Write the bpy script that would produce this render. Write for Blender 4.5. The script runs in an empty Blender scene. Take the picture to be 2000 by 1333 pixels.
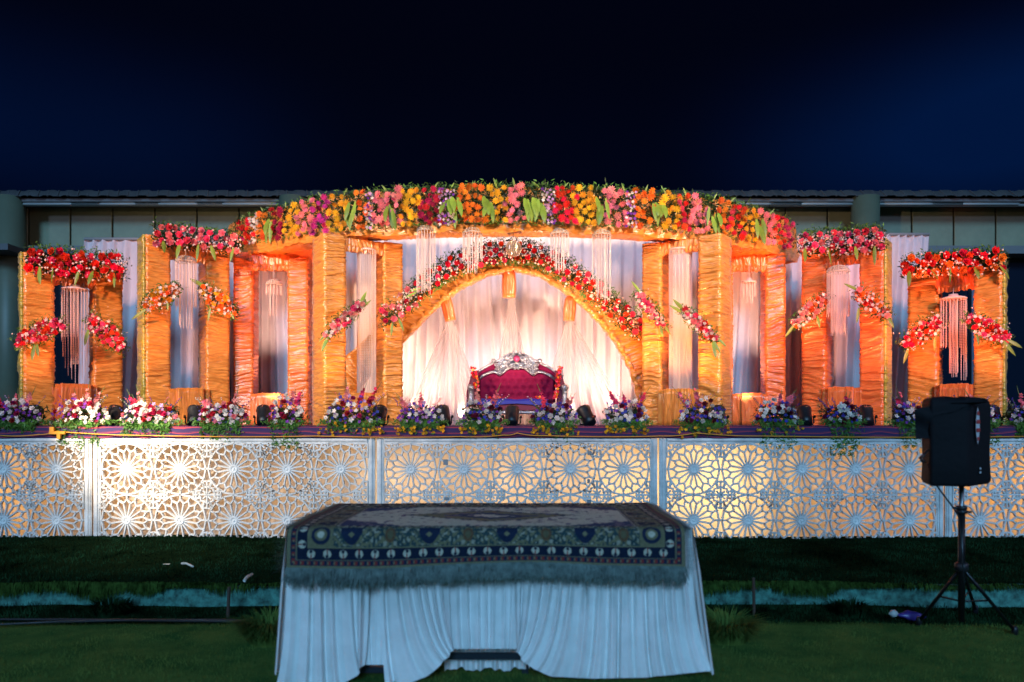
import bpy, math, random
import numpy as np
from mathutils import Vector, Euler, Matrix
random.seed(7)
RNG = np.random.default_rng(11)
S = bpy.context.scene
COL = S.collection
PI = math.pi
F = 1500.0; CZ = 1.55; HY = 820.0          # focal length in px of the 2000 px wide photo, eye height, horizon row

def at(px, py, Y):
    return np.array(((px-1000.0)*Y/F, Y, CZ+(HY-py)*Y/F))

# ------------------------------------------------------------------ camera, world, lights
cd = bpy.data.cameras.new('camera'); cam = bpy.data.objects.new('camera', cd); COL.objects.link(cam)
cam.location = (0, 0, CZ); cam.rotation_euler = (math.radians(90), 0, 0)
cd.sensor_width = 36; cd.lens = F*36/2000; cd.shift_y = (HY-666.5)/2000; cd.clip_end = 500
cd.dof.use_dof = True; cd.dof.focus_distance = 10.2; cd.dof.aperture_fstop = 1.25
S.camera = cam
S.view_settings.view_transform = 'Standard'; S.view_settings.look = 'None'
S.view_settings.exposure = 0.0; S.view_settings.gamma = 1

W = bpy.data.worlds.new('World'); S.world = W; W.use_nodes = True
nt = W.node_tree; bg = nt.nodes['Background']
def N(nt, t, **k):
    n = nt.nodes.new(t)
    for a, b in k.items():
        if a == 'inp':
            for i, v in b.items(): n.inputs[i].default_value = v
        else: setattr(n, a, b)
    return n
tc = N(nt, 'ShaderNodeTexCoord'); sp = N(nt, 'ShaderNodeSeparateXYZ'); nt.links.new(tc.outputs['Generated'], sp.inputs[0])
ab = N(nt, 'ShaderNodeMath', operation='ABSOLUTE'); nt.links.new(sp.outputs['X'], ab.inputs[0])
mr = N(nt, 'ShaderNodeMapRange', interpolation_type='SMOOTHSTEP', inp={1: .16, 2: .56, 3: .06, 4: 1}); nt.links.new(ab.outputs[0], mr.inputs[0])
mz0 = N(nt, 'ShaderNodeMapRange', interpolation_type='SMOOTHSTEP', inp={1: .44, 2: .31, 3: .04, 4: 1}); nt.links.new(sp.outputs['Z'], mz0.inputs[0])
mz1 = N(nt, 'ShaderNodeMapRange', interpolation_type='SMOOTHSTEP', inp={1: .20, 2: .31, 3: .25, 4: 1}); nt.links.new(sp.outputs['Z'], mz1.inputs[0])
mzx = N(nt, 'ShaderNodeMapRange', inp={1: -.5, 2: .5, 3: .55, 4: 1.25}); nt.links.new(sp.outputs['X'], mzx.inputs[0])
mzz = N(nt, 'ShaderNodeMath', operation='MULTIPLY'); nt.links.new(mz0.outputs[0], mzz.inputs[0]); nt.links.new(mz1.outputs[0], mzz.inputs[1])
mz = N(nt, 'ShaderNodeMath', operation='MULTIPLY'); nt.links.new(mzz.outputs[0], mz.inputs[0]); nt.links.new(mzx.outputs[0], mz.inputs[1])
mu = N(nt, 'ShaderNodeMath', operation='MULTIPLY'); nt.links.new(mr.outputs[0], mu.inputs[0]); nt.links.new(mz.outputs[0], mu.inputs[1])
nz = N(nt, 'ShaderNodeTexNoise', inp={'Scale': 2.2, 'Detail': 2.0}); nt.links.new(tc.outputs['Generated'], nz.inputs['Vector'])
mm = N(nt, 'ShaderNodeMapRange', inp={1: .3, 2: .7, 3: .75, 4: 1.25}); nt.links.new(nz.outputs[0], mm.inputs[0])
mu2 = N(nt, 'ShaderNodeMath', operation='MULTIPLY'); nt.links.new(mu.outputs[0], mu2.inputs[0]); nt.links.new(mm.outputs[0], mu2.inputs[1])
mx = N(nt, 'ShaderNodeMix', data_type='RGBA'); mx.inputs[6].default_value = (.0005, .0010, .0050, 1); mx.inputs[7].default_value = (.0006, .0078, .044, 1)
nt.links.new(mu2.outputs[0], mx.inputs[0]); nt.links.new(mx.outputs[2], bg.inputs['Color']); bg.inputs['Strength'].default_value = 1.0

def light(kind, name, loc, energy, color, target=None, size=60, blend=.6, radius=.06):
    L = bpy.data.lights.new(name, kind); o = bpy.data.objects.new(name, L); COL.objects.link(o)
    L.energy = energy; L.color = color; o.location = loc
    if kind == 'SPOT': L.spot_size = math.radians(size); L.spot_blend = blend
    if kind in ('SPOT', 'POINT'): L.shadow_soft_size = radius
    if target is not None:
        o.rotation_euler = (Vector(target)-Vector(loc)).to_track_quat('-Z', 'Y').to_euler()
    return o
# the cool floodlight of the ground far behind the camera
sun = light('SUN', 'flood_light', (0, -5, 10), 2.0, (.27, .62, 1.0))
sun.data.angle = math.radians(14)
sun.rotation_euler = Vector((.06, 1, -.44)).to_track_quat('-Z', 'Y').to_euler()
WARM = (1.0, .47, .17); AMB = (1.0, .33, .11); RED = (1.0, .17, .07); WHT = (1.0, .62, .46)
def par(px, tgt, e, c, size=70, Y=9.42, z=1.68, blend=1.0):
    p = at(px, 800, Y); p[2] = z
    light('SPOT', 'par_and_fill_spot', p, e*2.7, c, at(*tgt), size, blend, .05)  # also makes fill spots added where no par can stands
PARS = []
for sx_ in (-1, 1):
    L_ = light('AREA', 'side_fill', (sx_*15, 0, 8), 330, (.55, .62, 1.0), (sx_*5.5, 12, 2.5)); L_.data.shape = 'SQUARE'; L_.data.size = 1.5  # cool fills added at both sides to lift the curtains, no masts seen

par(63, (100, 600, 10.3), 95, AMB, 75)
par(222, (190, 560, 10.6), 120, RED, 85)
par(222, (300, 560, 10.3), 95, WARM, 75)
par(380, (430, 590, 10.7), 150, WARM, 60)
par(515, (470, 570, 11.0), 260, RED, 65)
par(533, (536, 640, 12.0), 85, WHT, 44, Y=10.55, z=1.7)  # curtain fill added in the left side bay, no housing
par(592, (582, 560, 11.0), 60, AMB, 70, Y=10.35)
par(650, (650, 560, 9.9), 38, AMB, 75, Y=9.25)
par(740, (735, 560, 10.3), 170, WARM, 60)
par(800, (840, 640, 12.0), 54, WHT, 110, Y=11.30, z=1.6)  # from here, WHT spots behind the arch are added curtain fill
par(900, (890, 560, 12.0), 34, WHT, 120, Y=11.3, z=1.6)
par(866, (880, 540, 10.9), 190, WARM, 60)
par(1000, (1000, 560, 12.0), 54, WHT, 130, Y=11.25, z=1.6)
par(1005, (1000, 500, 10.7), 150, WHT, 100, Y=9.72)
par(1215, (1150, 640, 12.0), 54, WHT, 110, Y=11.30, z=1.6)
par(1110, (1110, 560, 12.0), 35, WHT, 120, Y=11.3, z=1.6)
par(1146, (1110, 540, 10.9), 190, WARM, 60)
par(1180, (1225, 600, 10.9), 110, AMB, 60, Y=9.8)
par(820, (860, 720, 11.9), 30, (1, .50, .38), 90, Y=10.75, z=1.6)  # pink pair added inside the arch, no fixtures there
par(1190, (1160, 720, 11.9), 30, (1, .50, .38), 90, Y=10.75, z=1.6)
par(1290, (1275, 560, 10.2), 120, AMB, 70)
par(1405, (1390, 560, 9.9), 30, AMB, 70, Y=9.3)
par(1350, (1330, 560, 10.2), 80, AMB, 60)
par(1457, (1457, 640, 12.0), 85, WHT, 44, Y=10.55, z=1.7)  # matching added fill for the right side bay
par(1500, (1515, 560, 11.0), 120, AMB, 60, Y=9.8)
par(1462, (1420, 520, 10.6), 70, RED, 80, Y=10.1)
par(1573, (1590, 580, 10.6), 140, AMB, 70)
par(1691, (1705, 580, 10.2), 170, RED, 70)
par(1700, (1640, 600, 10.5), 60, AMB, 80)
par(1840, (1800, 580, 10.5), 120, RED, 75)
par(1945, (1930, 580, 10.1), 110, AMB, 75)
# soft amber wash added to brighten the canopy and outer gates, sources unseen
light('SPOT', 'wash_fill', (-6.5, 3.0, 5.2), 4600, (1, .66, .42), at(780, 450, 10), 46, 1, .25)
light('SPOT', 'wash_fill', (6.0, 3.0, 5.2), 4600, (1, .66, .42), at(1220, 450, 10), 46, 1, .25)
light('SPOT', 'wash_fill', (-6.6, 3.0, 5.0), 3000, (1, .46, .27), at(220, 570, 10), 36, 1, .25)
light('SPOT', 'wash_fill', (6.6, 3.0, 5.0), 3000, (1, .40, .25), at(1790, 570, 10), 36, 1, .25)
light('SPOT', 'wall_spill_fill', tuple(at(440, 800, 13.0)), 90, (1, .62, .30), at(420, 440, 16), 60, 1, .1)  # added spot imitating stage spill on the wall, no lamp stands there
# warm profile spot that lands on the lattice at the left
light('SPOT', 'profile_light', (-6.3, 5.6, 3.4), 3400, (1, .80, .55), at(262, 858, 9.0), 26, 1, .05)
light('SPOT', 'profile_light', (-4.6, 4.6, 3.2), 750, (1, .84, .66), at(430, 900, 9.0), 62, 1, .05)
# lamps under the stage deck
for px, e, c in ((-90, 26, (1, .55, .16)), (60, 26, (1, .50, .12)), (330, 12, (1, .5, .2)), (560, 12, (1, .6, .3)), (790, 24, (1, .68, .40)), (1000, 22, (1, .68, .42)),
                 (1200, 28, (1, .66, .34)), (1375, 48, (1, .68, .32)), (1620, 11, (1, .42, .12)), (1790, 15, (1, .45, .1)), (1990, 36, (1, .50, .12))):
    light('POINT', 'deck_lamp', at(px, 945, 9.9), e*1.5, c, radius=.10)

# ------------------------------------------------------------------ materials
MATS = {}
def mat(name, col, rough=.6, metal=0, bump=0, bscale=(30, 30, 30), var=0, vscale=3.0, sheen=0, trans=0, rnd=0, alpha=1, noise_detail=3, emit=None, spec=.5, col2=None, coat=0, band=0):
    if name in MATS: return MATS[name]
    m = bpy.data.materials.new(name); m.use_nodes = True; t = m.node_tree; b = t.nodes['Principled BSDF']
    b.inputs['Base Color'].default_value = (*col, 1); b.inputs['Roughness'].default_value = rough; b.inputs['Metallic'].default_value = metal
    b.inputs['Specular IOR Level'].default_value = spec; b.inputs['Sheen Weight'].default_value = sheen; b.inputs['Coat Weight'].default_value = coat
    co = N(t, 'ShaderNodeTexCoord')
    cur = None
    if var or col2:
        n = N(t, 'ShaderNodeTexNoise', inp={'Scale': vscale, 'Detail': 5.0, 'Roughness': .65}); t.links.new(co.outputs['Object'], n.inputs['Vector'])
        r = N(t, 'ShaderNodeMapRange', inp={1: .32+band, 2: .68-band, 3: 0, 4: 1}); t.links.new(n.outputs[0], r.inputs[0])
        x = N(t, 'ShaderNodeMix', data_type='RGBA')
        x.inputs[6].default_value = (*[max(0, c*(1-var)) for c in col], 1)
        x.inputs[7].default_value = (*(col2 if col2 else [min(1, c*(1+var)) for c in col]), 1)
        t.links.new(r.outputs[0], x.inputs[0]); cur = x.outputs[2]
    if rnd:
        oi = N(t, 'ShaderNodeObjectInfo'); h = N(t, 'ShaderNodeHueSaturation')
        a = N(t, 'ShaderNodeMapRange', inp={1: 0, 2: 1, 3: .5-rnd*.016, 4: .5+rnd*.016}); t.links.new(oi.outputs['Random'], a.inputs[0]); t.links.new(a.outputs[0], h.inputs['Hue'])
        v = N(t, 'ShaderNodeMapRange', inp={1: 0, 2: 1, 3: 1-rnd*.35, 4: 1+rnd*.25}); 
        ml = N(t, 'ShaderNodeMath', operation='MULTIPLY', inp={1: 7.31}); fr = N(t, 'ShaderNodeMath', operation='FRACT')
        t.links.new(oi.outputs['Random'], ml.inputs[0]); t.links.new(ml.outputs[0], fr.inputs[0]); t.links.new(fr.outputs[0], v.inputs[0]); t.links.new(v.outputs[0], h.inputs['Value'])
        h.inputs['Color'].default_value = (*col, 1)
        if cur: t.links.new(cur, h.inputs['Color'])
        cur = h.outputs[0]
    if cur: t.links.new(cur, b.inputs['Base Color'])
    if bump:
        mp = N(t, 'ShaderNodeMapping'); mp.inputs['Scale'].default_value = bscale; t.links.new(co.outputs['Object'], mp.inputs[0])
        n = N(t, 'ShaderNodeTexNoise', inp={'Scale': 1.0, 'Detail': float(noise_detail)}); t.links.new(mp.outputs[0], n.inputs['Vector'])
        bp = N(t, 'ShaderNodeBump', inp={'Strength': min(1, bump), 'Distance': .01*max(1, bump)}); t.links.new(n.outputs[0], bp.inputs['Height']); t.links.new(bp.outputs[0], b.inputs['Normal'])
    out = t.nodes['Material Output']; sh = b.outputs[0]
    if trans:
        tr = N(t, 'ShaderNodeBsdfTranslucent'); tr.inputs['Color'].default_value = (*col, 1)
        if cur: t.links.new(cur, tr.inputs['Color'])
        ms = N(t, 'ShaderNodeMixShader', inp={0: trans}); t.links.new(sh, ms.inputs[1]); t.links.new(tr.outputs[0], ms.inputs[2]); sh = ms.outputs[0]
    if alpha < 1:
        tp = N(t, 'ShaderNodeBsdfTransparent'); ms = N(t, 'ShaderNodeMixShader', inp={0: alpha}); t.links.new(tp.outputs[0], ms.inputs[1]); t.links.new(sh, ms.inputs[2]); sh = ms.outputs[0]
    if emit:
        b.inputs['Emission Color'].default_value = (*emit[0], 1); b.inputs['Emission Strength'].default_value = emit[1]
    t.links.new(sh, out.inputs[0])
    MATS[name] = m; return m

def satin(name, c1, c2, vertical=False):
    """shot-silk cloth: two tones, crease shade painted into the darker one, fine ruching as relief"""
    m = bpy.data.materials.new(name); m.use_nodes = True; t = m.node_tree; b = t.nodes['Principled BSDF']
    b.inputs['Roughness'].default_value = .30; b.inputs['Sheen Weight'].default_value = .15; b.inputs['Specular IOR Level'].default_value = .75
    co = N(t, 'ShaderNodeTexCoord')
    mp = N(t, 'ShaderNodeMapping'); mp.inputs['Scale'].default_value = (30, 30, 3) if vertical else (2.2, 2.2, 52); t.links.new(co.outputs['Object'], mp.inputs[0])
    w = N(t, 'ShaderNodeTexNoise', inp={'Scale': 2.5, 'Detail': 2.0}); t.links.new(co.outputs['Object'], w.inputs['Vector'])
    wm = N(t, 'ShaderNodeVectorMath', operation='SCALE'); t.links.new(w.outputs['Color'], wm.inputs[0]); wm.inputs['Scale'].default_value = 4 if vertical else 8
    wa = N(t, 'ShaderNodeVectorMath', operation='ADD'); t.links.new(mp.outputs[0], wa.inputs[0]); t.links.new(wm.outputs[0], wa.inputs[1])
    n = N(t, 'ShaderNodeTexNoise', inp={'Scale': 1.0, 'Detail': 1.6, 'Roughness': .5}); t.links.new(wa.outputs[0], n.inputs['Vector'])
    bp = N(t, 'ShaderNodeBump', inp={'Strength': .9, 'Distance': .0115}); t.links.new(n.outputs[0], bp.inputs['Height']); t.links.new(bp.outputs[0], b.inputs['Normal'])
    r = N(t, 'ShaderNodeMapRange', inp={1: .35, 2: .65, 3: 0, 4: 1}); t.links.new(n.outputs[0], r.inputs[0])  # bump height drives the tone, so hollows are painted darker as crease shade
    x = N(t, 'ShaderNodeMix', data_type='RGBA'); x.inputs[6].default_value = (*c1, 1); x.inputs[7].default_value = (*c2, 1)
    t.links.new(r.outputs[0], x.inputs[0]); t.links.new(x.outputs[2], b.inputs['Base Color'])
    MATS[name] = m; return m
M_SAT = satin('gold_satin', (.56, .19, .024), (.78, .32, .055))
M_SATV = satin('gold_satin_pleated', (.56, .18, .022), (.76, .28, .05), True)
M_RSAT = satin('tangerine_satin', (.64, .125, .022), (.80, .21, .04))
M_RSATV = satin('tangerine_satin_pleated', (.66, .13, .022), (.80, .22, .045), True)
M_OLIVE = satin('lime_satin', (.22, .19, .015), (.48, .42, .05))
M_WHITE = mat('white_drape', (.80, .74, .78), .75, var=.06, bump=.25, bscale=(120, 120, 4), trans=.22)
M_SHEER = mat('sheer_voile', (.78, .68, .62), .7, bump=.15, bscale=(90, 90, 4), trans=.45, alpha=.46)
M_BEAD = mat('glass_beads', (.86, .74, .70), .22, spec=.8, trans=.3)
M_CRYST = mat('crystal_net', (.80, .74, .66), .15, spec=1, trans=.25, alpha=.75)
M_JALI = mat('lattice_paint', (.72, .71, .69), .62, bump=.5, bscale=(60, 60, 160), var=.28, vscale=4)
M_BACK = mat('backing_cloth', (.74, .66, .56), .8, trans=.6, var=.15, vscale=3)
M_BLACK = mat('black_housing', (.012, .012, .015), .42, bump=.2, bscale=(60, 60, 60))
M_BLKM = mat('black_steel', (.02, .02, .022), .35, metal=.7)
M_LENS = mat('dark_lens', (.03, .03, .035), .08)
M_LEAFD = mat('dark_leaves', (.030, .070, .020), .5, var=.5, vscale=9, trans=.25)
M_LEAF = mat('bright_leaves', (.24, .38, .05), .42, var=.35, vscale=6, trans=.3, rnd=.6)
M_FERN = mat('fern_leaves', (.11, .27, .045), .55, var=.5, vscale=8, trans=.3)
M_STEM = mat('stem_green', (.10, .16, .04), .6)
FC = dict(red=(.74, .012, .02), pink=(.86, .22, .27), rose=(.80, .06, .15), crimson=(.42, .01, .05), maroon=(.14, .006, .03), yellow=(.85, .42, .02),
          orange=(.82, .19, .02), white=(.82, .74, .68), purple=(.26, .06, .42), blue=(.06, .06, .42), lilac=(.62, .36, .62), salmon=(.82, .30, .28), magenta=(.55, .03, .25))
for k, v in FC.items(): FC[k] = mat('petals_'+k, v, .7, sheen=0, rnd=1.0, trans=.18, spec=.25)

# ------------------------------------------------------------------ mesh helpers
def wloc(o):
    p = np.zeros(3)
    while o is not None: p += np.array(o.location); o = o.parent
    return p
def mesh(name, V, Fc, m=None, smooth=True):
    me = bpy.data.meshes.new(name); V = np.asarray(V, dtype=float)
    if isinstance(Fc, np.ndarray):
        n, k = Fc.shape
        me.vertices.add(len(V)); me.vertices.foreach_set('co', V.astype(np.float32).ravel())
        me.loops.add(n*k); me.loops.foreach_set('vertex_index', Fc.astype(np.int32).ravel())
        me.polygons.add(n); me.polygons.foreach_set('loop_start', np.arange(0, n*k, k, dtype=np.int32))
        me.update(calc_edges=True)
    else:
        me.from_pydata([tuple(v) for v in V], [], [tuple(f) for f in Fc])
    if smooth: me.polygons.foreach_set('use_smooth', np.ones(len(me.polygons), dtype=bool))
    if m: me.materials.append(m)
    me.update(); return me
def link(name, me, parent=None):
    o = bpy.data.objects.new(name, me); COL.objects.link(o)
    if parent: o.parent = parent
    return o
def mk(name, V, Fc, m, parent=None, smooth=True):
    V = np.asarray(V, dtype=float)
    if parent is not None: V = V - wloc(parent)
    return link(name, mesh(name, V, Fc, m, smooth), parent)
def tag(o, label=None, cat=None, group=None, kind=None):
    if label: o['label'] = label
    if cat: o['category'] = cat
    if group: o['group'] = group
    if kind: o['kind'] = kind
    return o
def thing(name, label, cat, loc, group=None):
    o = bpy.data.objects.new(name, None); COL.objects.link(o); o.location = tuple(loc); o.empty_display_size = .1
    return tag(o, label, cat, group)
def struct(name, V, Fc, m, smooth=False):
    return tag(mk(name, V, Fc, m, None, smooth), kind='structure')
def inst(name, me, loc, rot, sc, parent):
    o = bpy.data.objects.new(name, me); COL.objects.link(o); o.parent = parent
    o.location = tuple(np.asarray(loc)-wloc(parent)); o.rotation_euler = rot
    o.scale = (sc, sc, sc) if not hasattr(sc, '__len__') else sc
    return o
class MB:
    def __init__(s): s.V = []; s.F = []
    def add(s, V, Fc):
        b = sum(len(v) for v in s.V); s.V.append(np.asarray(V, dtype=float)); s.F += [tuple(int(i)+b for i in f) for f in Fc]; return s
    def box(s, c, d, rz=0, R=None, bev=0):
        x, y, z = [k/2 for k in d]
        if bev:
            b = min(bev, x*.9, y*.9, z*.9); P = []; 
            for sz in (-1, 1):
                for ins, zz in ((b, z), (0, z-b)) if sz > 0 else ((0, z-b), (b, z)):
                    pass
            rings = [(b, -z), (0, -z+b), (0, z-b), (b, z)]
            for ins, zz in rings:
                X, Yy = x-ins, y-ins
                P += [(-X+b*(1 if not ins else .6), -Yy, zz), (X-b*(1 if not ins else .6), -Yy, zz), (X, -Yy+b*(1 if not ins else .6), zz), (X, Yy-b*(1 if not ins else .6), zz),
                      (X-b*(1 if not ins else .6), Yy, zz), (-X+b*(1 if not ins else .6), Yy, zz), (-X, Yy-b*(1 if not ins else .6), zz), (-X, -Yy+b*(1 if not ins else .6), zz)]
            Fc = [tuple(range(7, -1, -1)), tuple(range(24, 32))]
            for r in range(3):
                for i in range(8): j = (i+1) % 8; Fc.append((r*8+i, r*8+j, r*8+8+j, r*8+8+i))
        else:
            P = [(-x, -y, -z), (x, -y, -z), (x, y, -z), (-x, y, -z), (-x, -y, z), (x, -y, z), (x, y, z), (-x, y, z)]
            Fc = [(3, 2, 1, 0), (4, 5, 6, 7), (0, 1, 5, 4), (1, 2, 6, 5), (2, 3, 7, 6), (3, 0, 4, 7)]
        P = np.array(P)
        if rz: c_, s_ = math.cos(rz), math.sin(rz); P = P @ np.array(((c_, s_, 0), (-s_, c_, 0), (0, 0, 1)))
        if R is not None: P = P @ np.asarray(R).T
        return s.add(P+np.asarray(c), Fc)
    def tube(s, pts, r, k=8, caps=True):
        pts = np.asarray(pts, dtype=float); n = len(pts); r = np.broadcast_to(r, (n,)) if np.ndim(r) < 2 else r
        T = np.gradient(pts, axis=0); T /= np.linalg.norm(T, axis=1)[:, None]+1e-9
        up = np.array((0, 0, 1.)) if abs(T[0][2]) < .9 else np.array((0, 1., 0)); V = []
        for i in range(n):
            a = np.cross(T[i], up); 
            if np.linalg.norm(a) < 1e-3: a = np.cross(T[i], np.array((1., 0, 0)))
            a /= np.linalg.norm(a); b = np.cross(T[i], a)
            up = np.cross(a, T[i]); up /= np.linalg.norm(up)
            for j in range(k):
                q = 2*PI*j/k; V.append(pts[i]+r[i]*(math.cos(q)*a+math.sin(q)*b))
        Fc = [(i*k+j, i*k+(j+1) % k, (i+1)*k+(j+1) % k, (i+1)*k+j) for i in range(n-1) for j in range(k)]
        if caps: Fc += [tuple(range(k-1, -1, -1)), tuple((n-1)*k+j for j in range(k))]
        return s.add(V, Fc)
    def lathe(s, prof, c, k=14, R=None):
        V = []; n = len(prof)
        for (r, z) in prof:
            for j in range(k): q = 2*PI*j/k; V.append((r*math.cos(q), r*math.sin(q), z))
        V = np.array(V)
        if R is not None: V = V @ np.asarray(R).T
        Fc = [(i*k+j, i*k+(j+1) % k, (i+1)*k+(j+1) % k, (i+1)*k+j) for i in range(n-1) for j in range(k)]
        Fc += [tuple(range(k-1, -1, -1)), tuple((n-1)*k+j for j in range(k))]
        return s.add(V+np.asarray(c), Fc)
    def build(s, name, m, parent=None, smooth=False):
        return mk(name, np.concatenate(s.V), s.F, m, parent, smooth)
    def data(s, name, m, smooth=False): return mesh(name, np.concatenate(s.V), s.F, m, smooth)

_g = {}
def noise(x, y, seed=0):
    if seed not in _g: _g[seed] = np.random.default_rng(seed+1000).random((256, 256))
    g = _g[seed]; x = np.asarray(x, float); y = np.asarray(y, float); xi = np.floor(x).astype(int); yi = np.floor(y).astype(int); fx = x-xi; fy = y-yi
    fx = fx*fx*(3-2*fx); fy = fy*fy*(3-2*fy); a = lambda i, j: g[(xi+i) % 256, (yi+j) % 256]
    return (a(0, 0)*(1-fx)+a(1, 0)*fx)*(1-fy)+(a(0, 1)*(1-fx)+a(1, 1)*fx)*fy
def grid_faces(nu, nv, wrap=False):
    """vertex index = i*nv + j"""
    I = np.arange(nu-1)[:, None]; J = np.arange(nv if wrap else nv-1)[None, :]; J2 = (J+1) % nv
    return np.stack([I*nv+J, I*nv+J2, (I+1)*nv+J2, (I+1)*nv+J], -1).reshape(-1, 4)
SEED = [0]
def ruched(name, path, R, O, w, d, m, parent, amp=.024, step=.007, freq=18, nf=9, ns=6, slant=.45, waist=0):
    """cloth-wrapped beam: rectangular section swept along a path, gathered folds across it"""
    SEED[0] += 1; sd = SEED[0] % 37
    path = np.asarray(path, float); L = np.r_[0, np.cumsum(np.linalg.norm(np.diff(path, axis=0), axis=1))]
    n = max(12, int(L[-1]/step)); t = np.linspace(0, L[-1], n)
    def rs(a, k=None):
        a = np.asarray(a, float)
        if a.ndim == 1 and k == 3: a = np.tile(a, (len(path), 1))
        if a.ndim == 0: return np.full(n, float(a))
        if a.ndim == 1: return np.interp(t, L, a)
        return np.stack([np.interp(t, L, a[:, i]) for i in range(3)], 1)
    C = rs(path); R = rs(R, 3); O = rs(O, 3); w = rs(w); d = rs(d)
    R /= np.linalg.norm(R, axis=1)[:, None]; O /= np.linalg.norm(O, axis=1)[:, None]
    sec = []
    for a in np.linspace(-1, 1, nf): sec.append((a, -1, 0, -1))
    for b in np.linspace(-1, 1, ns)[1:]: sec.append((1, b, 1, 0))
    for a in np.linspace(1, -1, max(3, nf//2))[1:]: sec.append((a, 1, 0, 1))
    for b in np.linspace(1, -1, ns)[1:-1]: sec.append((-1, b, -1, 0))
    sec = np.array(sec); k = len(sec)
    wm, dm = w.mean(), d.mean(); per = np.zeros(k); pts = sec[:, :2]*np.array((wm/2, dm/2)); per[1:] = np.cumsum(np.linalg.norm(np.diff(pts, axis=0), axis=1))
    s = per[None, :]*np.ones((n, 1)); v = t[:, None]*np.ones((1, k))
    vv = v + slant*(noise(s*2.1+sd, v*1.6, sd)-.5)*.6 + .05*noise(s*7, v*4, sd+1)
    h = 1-np.abs(2*noise(vv*freq, s*1.3+sd*3, sd+2)-1); h2 = 1-np.abs(2*noise(vv*freq*2.1+s*2.0, s*2.2+9, sd+3)-1); h3 = noise(v*2.5, s*1.5, sd+4)
    H = amp*(h**2.6*1.15+h2**3*.5+h3*.3-.6)
    cornr = (np.abs(sec[:, 0]) > .999) & (np.abs(sec[:, 1]) > .999); nrm = sec[:, 2:4].copy(); nrm[cornr] = sec[cornr, :2]*.25
    if waist: w = w*(1-waist*np.sin(np.linspace(0, PI, n))**2)
    A = sec[None, :, 0]*w[:, None]/2+nrm[None, :, 0]*H; B = sec[None, :, 1]*d[:, None]/2+nrm[None, :, 1]*H
    V = C[:, None, :]+A[..., None]*R[:, None, :]-B[..., None]*(-O[:, None, :])*1.0
    # O points away from the viewer: b=-1 is the front
    Fc = grid_faces(n, k, True)
    V = V.reshape(-1, 3); fl = [tuple(f) for f in Fc.tolist()]
    fl += [tuple(range(k-1, -1, -1)), tuple((n-1)*k+j for j in range(k))]
    return mk(name, V, fl, m, parent)

def curtain(name, xt0, xt1, xb0, xb1, Yt, zt, zb, pleats, amp, m, parent=None, nu=None, sd=0, gather=0, thick=False):
    """pleated hanging sheet"""
    nu = nu or pleats*9; nv = 26
    u = np.linspace(0, 1, nu)[:, None]*np.ones((1, nv)); v = np.linspace(0, 1, nv)[None, :]*np.ones((nu, 1))
    ph = 2*PI*pleats*(u+.35*(noise(u*pleats*.35+sd*7, v*.7, 40+sd)-.5)*3/pleats)
    a = amp*(.55+.9*noise(u*pleats*.6, v*1.5+sd, 41+sd))*(.35+.65*np.minimum(1, v*3))
    X = (xt0+(xt1-xt0)*u)*(1-v)+(xb0+(xb1-xb0)*u)*v + .25*a*np.sin(ph*.5)
    Yy = Yt+a*(np.sin(ph)+.35*np.sin(2*ph+1))+.02*noise(u*6, v*2, 45)
    Z = zt+(zb-zt)*v - .03*gather*np.abs(np.sin(PI*u*gather))*(1-v)
    V = np.stack([X, Yy, Z], -1).reshape(-1, 3)
    return mk(name, V, grid_faces(nu, nv), m, parent)

# ------------------------------------------------------------------ ground
STG = 1.475; YF = 9.0
def lawn_h(x, y):
    b = .03*noise(x*.8, y*.8, 60)+.02*noise(x*2.7, y*2.7, 61)-.02
    base = np.interp(y, [-60, 5.75, 5.95, 6.3, 6.42, 6.44, 7.2, 8.6, 9.3, 13, 14, 120], [0, 0, -.03, -.02, .0, .15, .17, .19, .15, .15, .1, .1])
    return base+b*np.interp(y, [0, 3, 6.3, 6.43, 12, 14, 20], [.6, 1, 1, 1.2, 1, .2, 0])
xs = np.r_[-120, -60, -30, -15, np.linspace(-9, 9, 150), 15, 30, 60, 120]; ys = np.r_[-60, -20, 0, 2, np.linspace(3, 5.7, 40), np.linspace(5.75, 6.5, 45), np.linspace(6.55, 9.3, 60), 10, 13, 14, 20, 60, 120]
XX, YY = np.meshgrid(xs, ys, indexing='ij')
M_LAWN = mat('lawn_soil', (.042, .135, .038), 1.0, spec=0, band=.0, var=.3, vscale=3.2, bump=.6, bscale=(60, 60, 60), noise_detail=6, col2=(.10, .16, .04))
_t = M_LAWN.node_tree; _b = _t.nodes['Principled BSDF']; _l = _b.inputs['Base Color'].links[0].from_socket     # short turf in front, darker bank soil from the ditch on
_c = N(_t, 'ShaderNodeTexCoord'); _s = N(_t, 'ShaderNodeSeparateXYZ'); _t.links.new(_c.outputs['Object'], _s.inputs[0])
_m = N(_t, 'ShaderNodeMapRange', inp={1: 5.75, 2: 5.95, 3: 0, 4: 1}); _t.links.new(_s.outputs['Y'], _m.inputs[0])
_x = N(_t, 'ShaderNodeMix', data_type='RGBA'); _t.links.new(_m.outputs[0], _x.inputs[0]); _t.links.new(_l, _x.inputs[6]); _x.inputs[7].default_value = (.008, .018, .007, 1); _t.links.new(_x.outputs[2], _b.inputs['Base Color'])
struct('lawn', np.stack([XX, YY, lawn_h(XX, YY)], -1).reshape(-1, 3), grid_faces(len(xs), len(ys)), M_LAWN, True)
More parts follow.
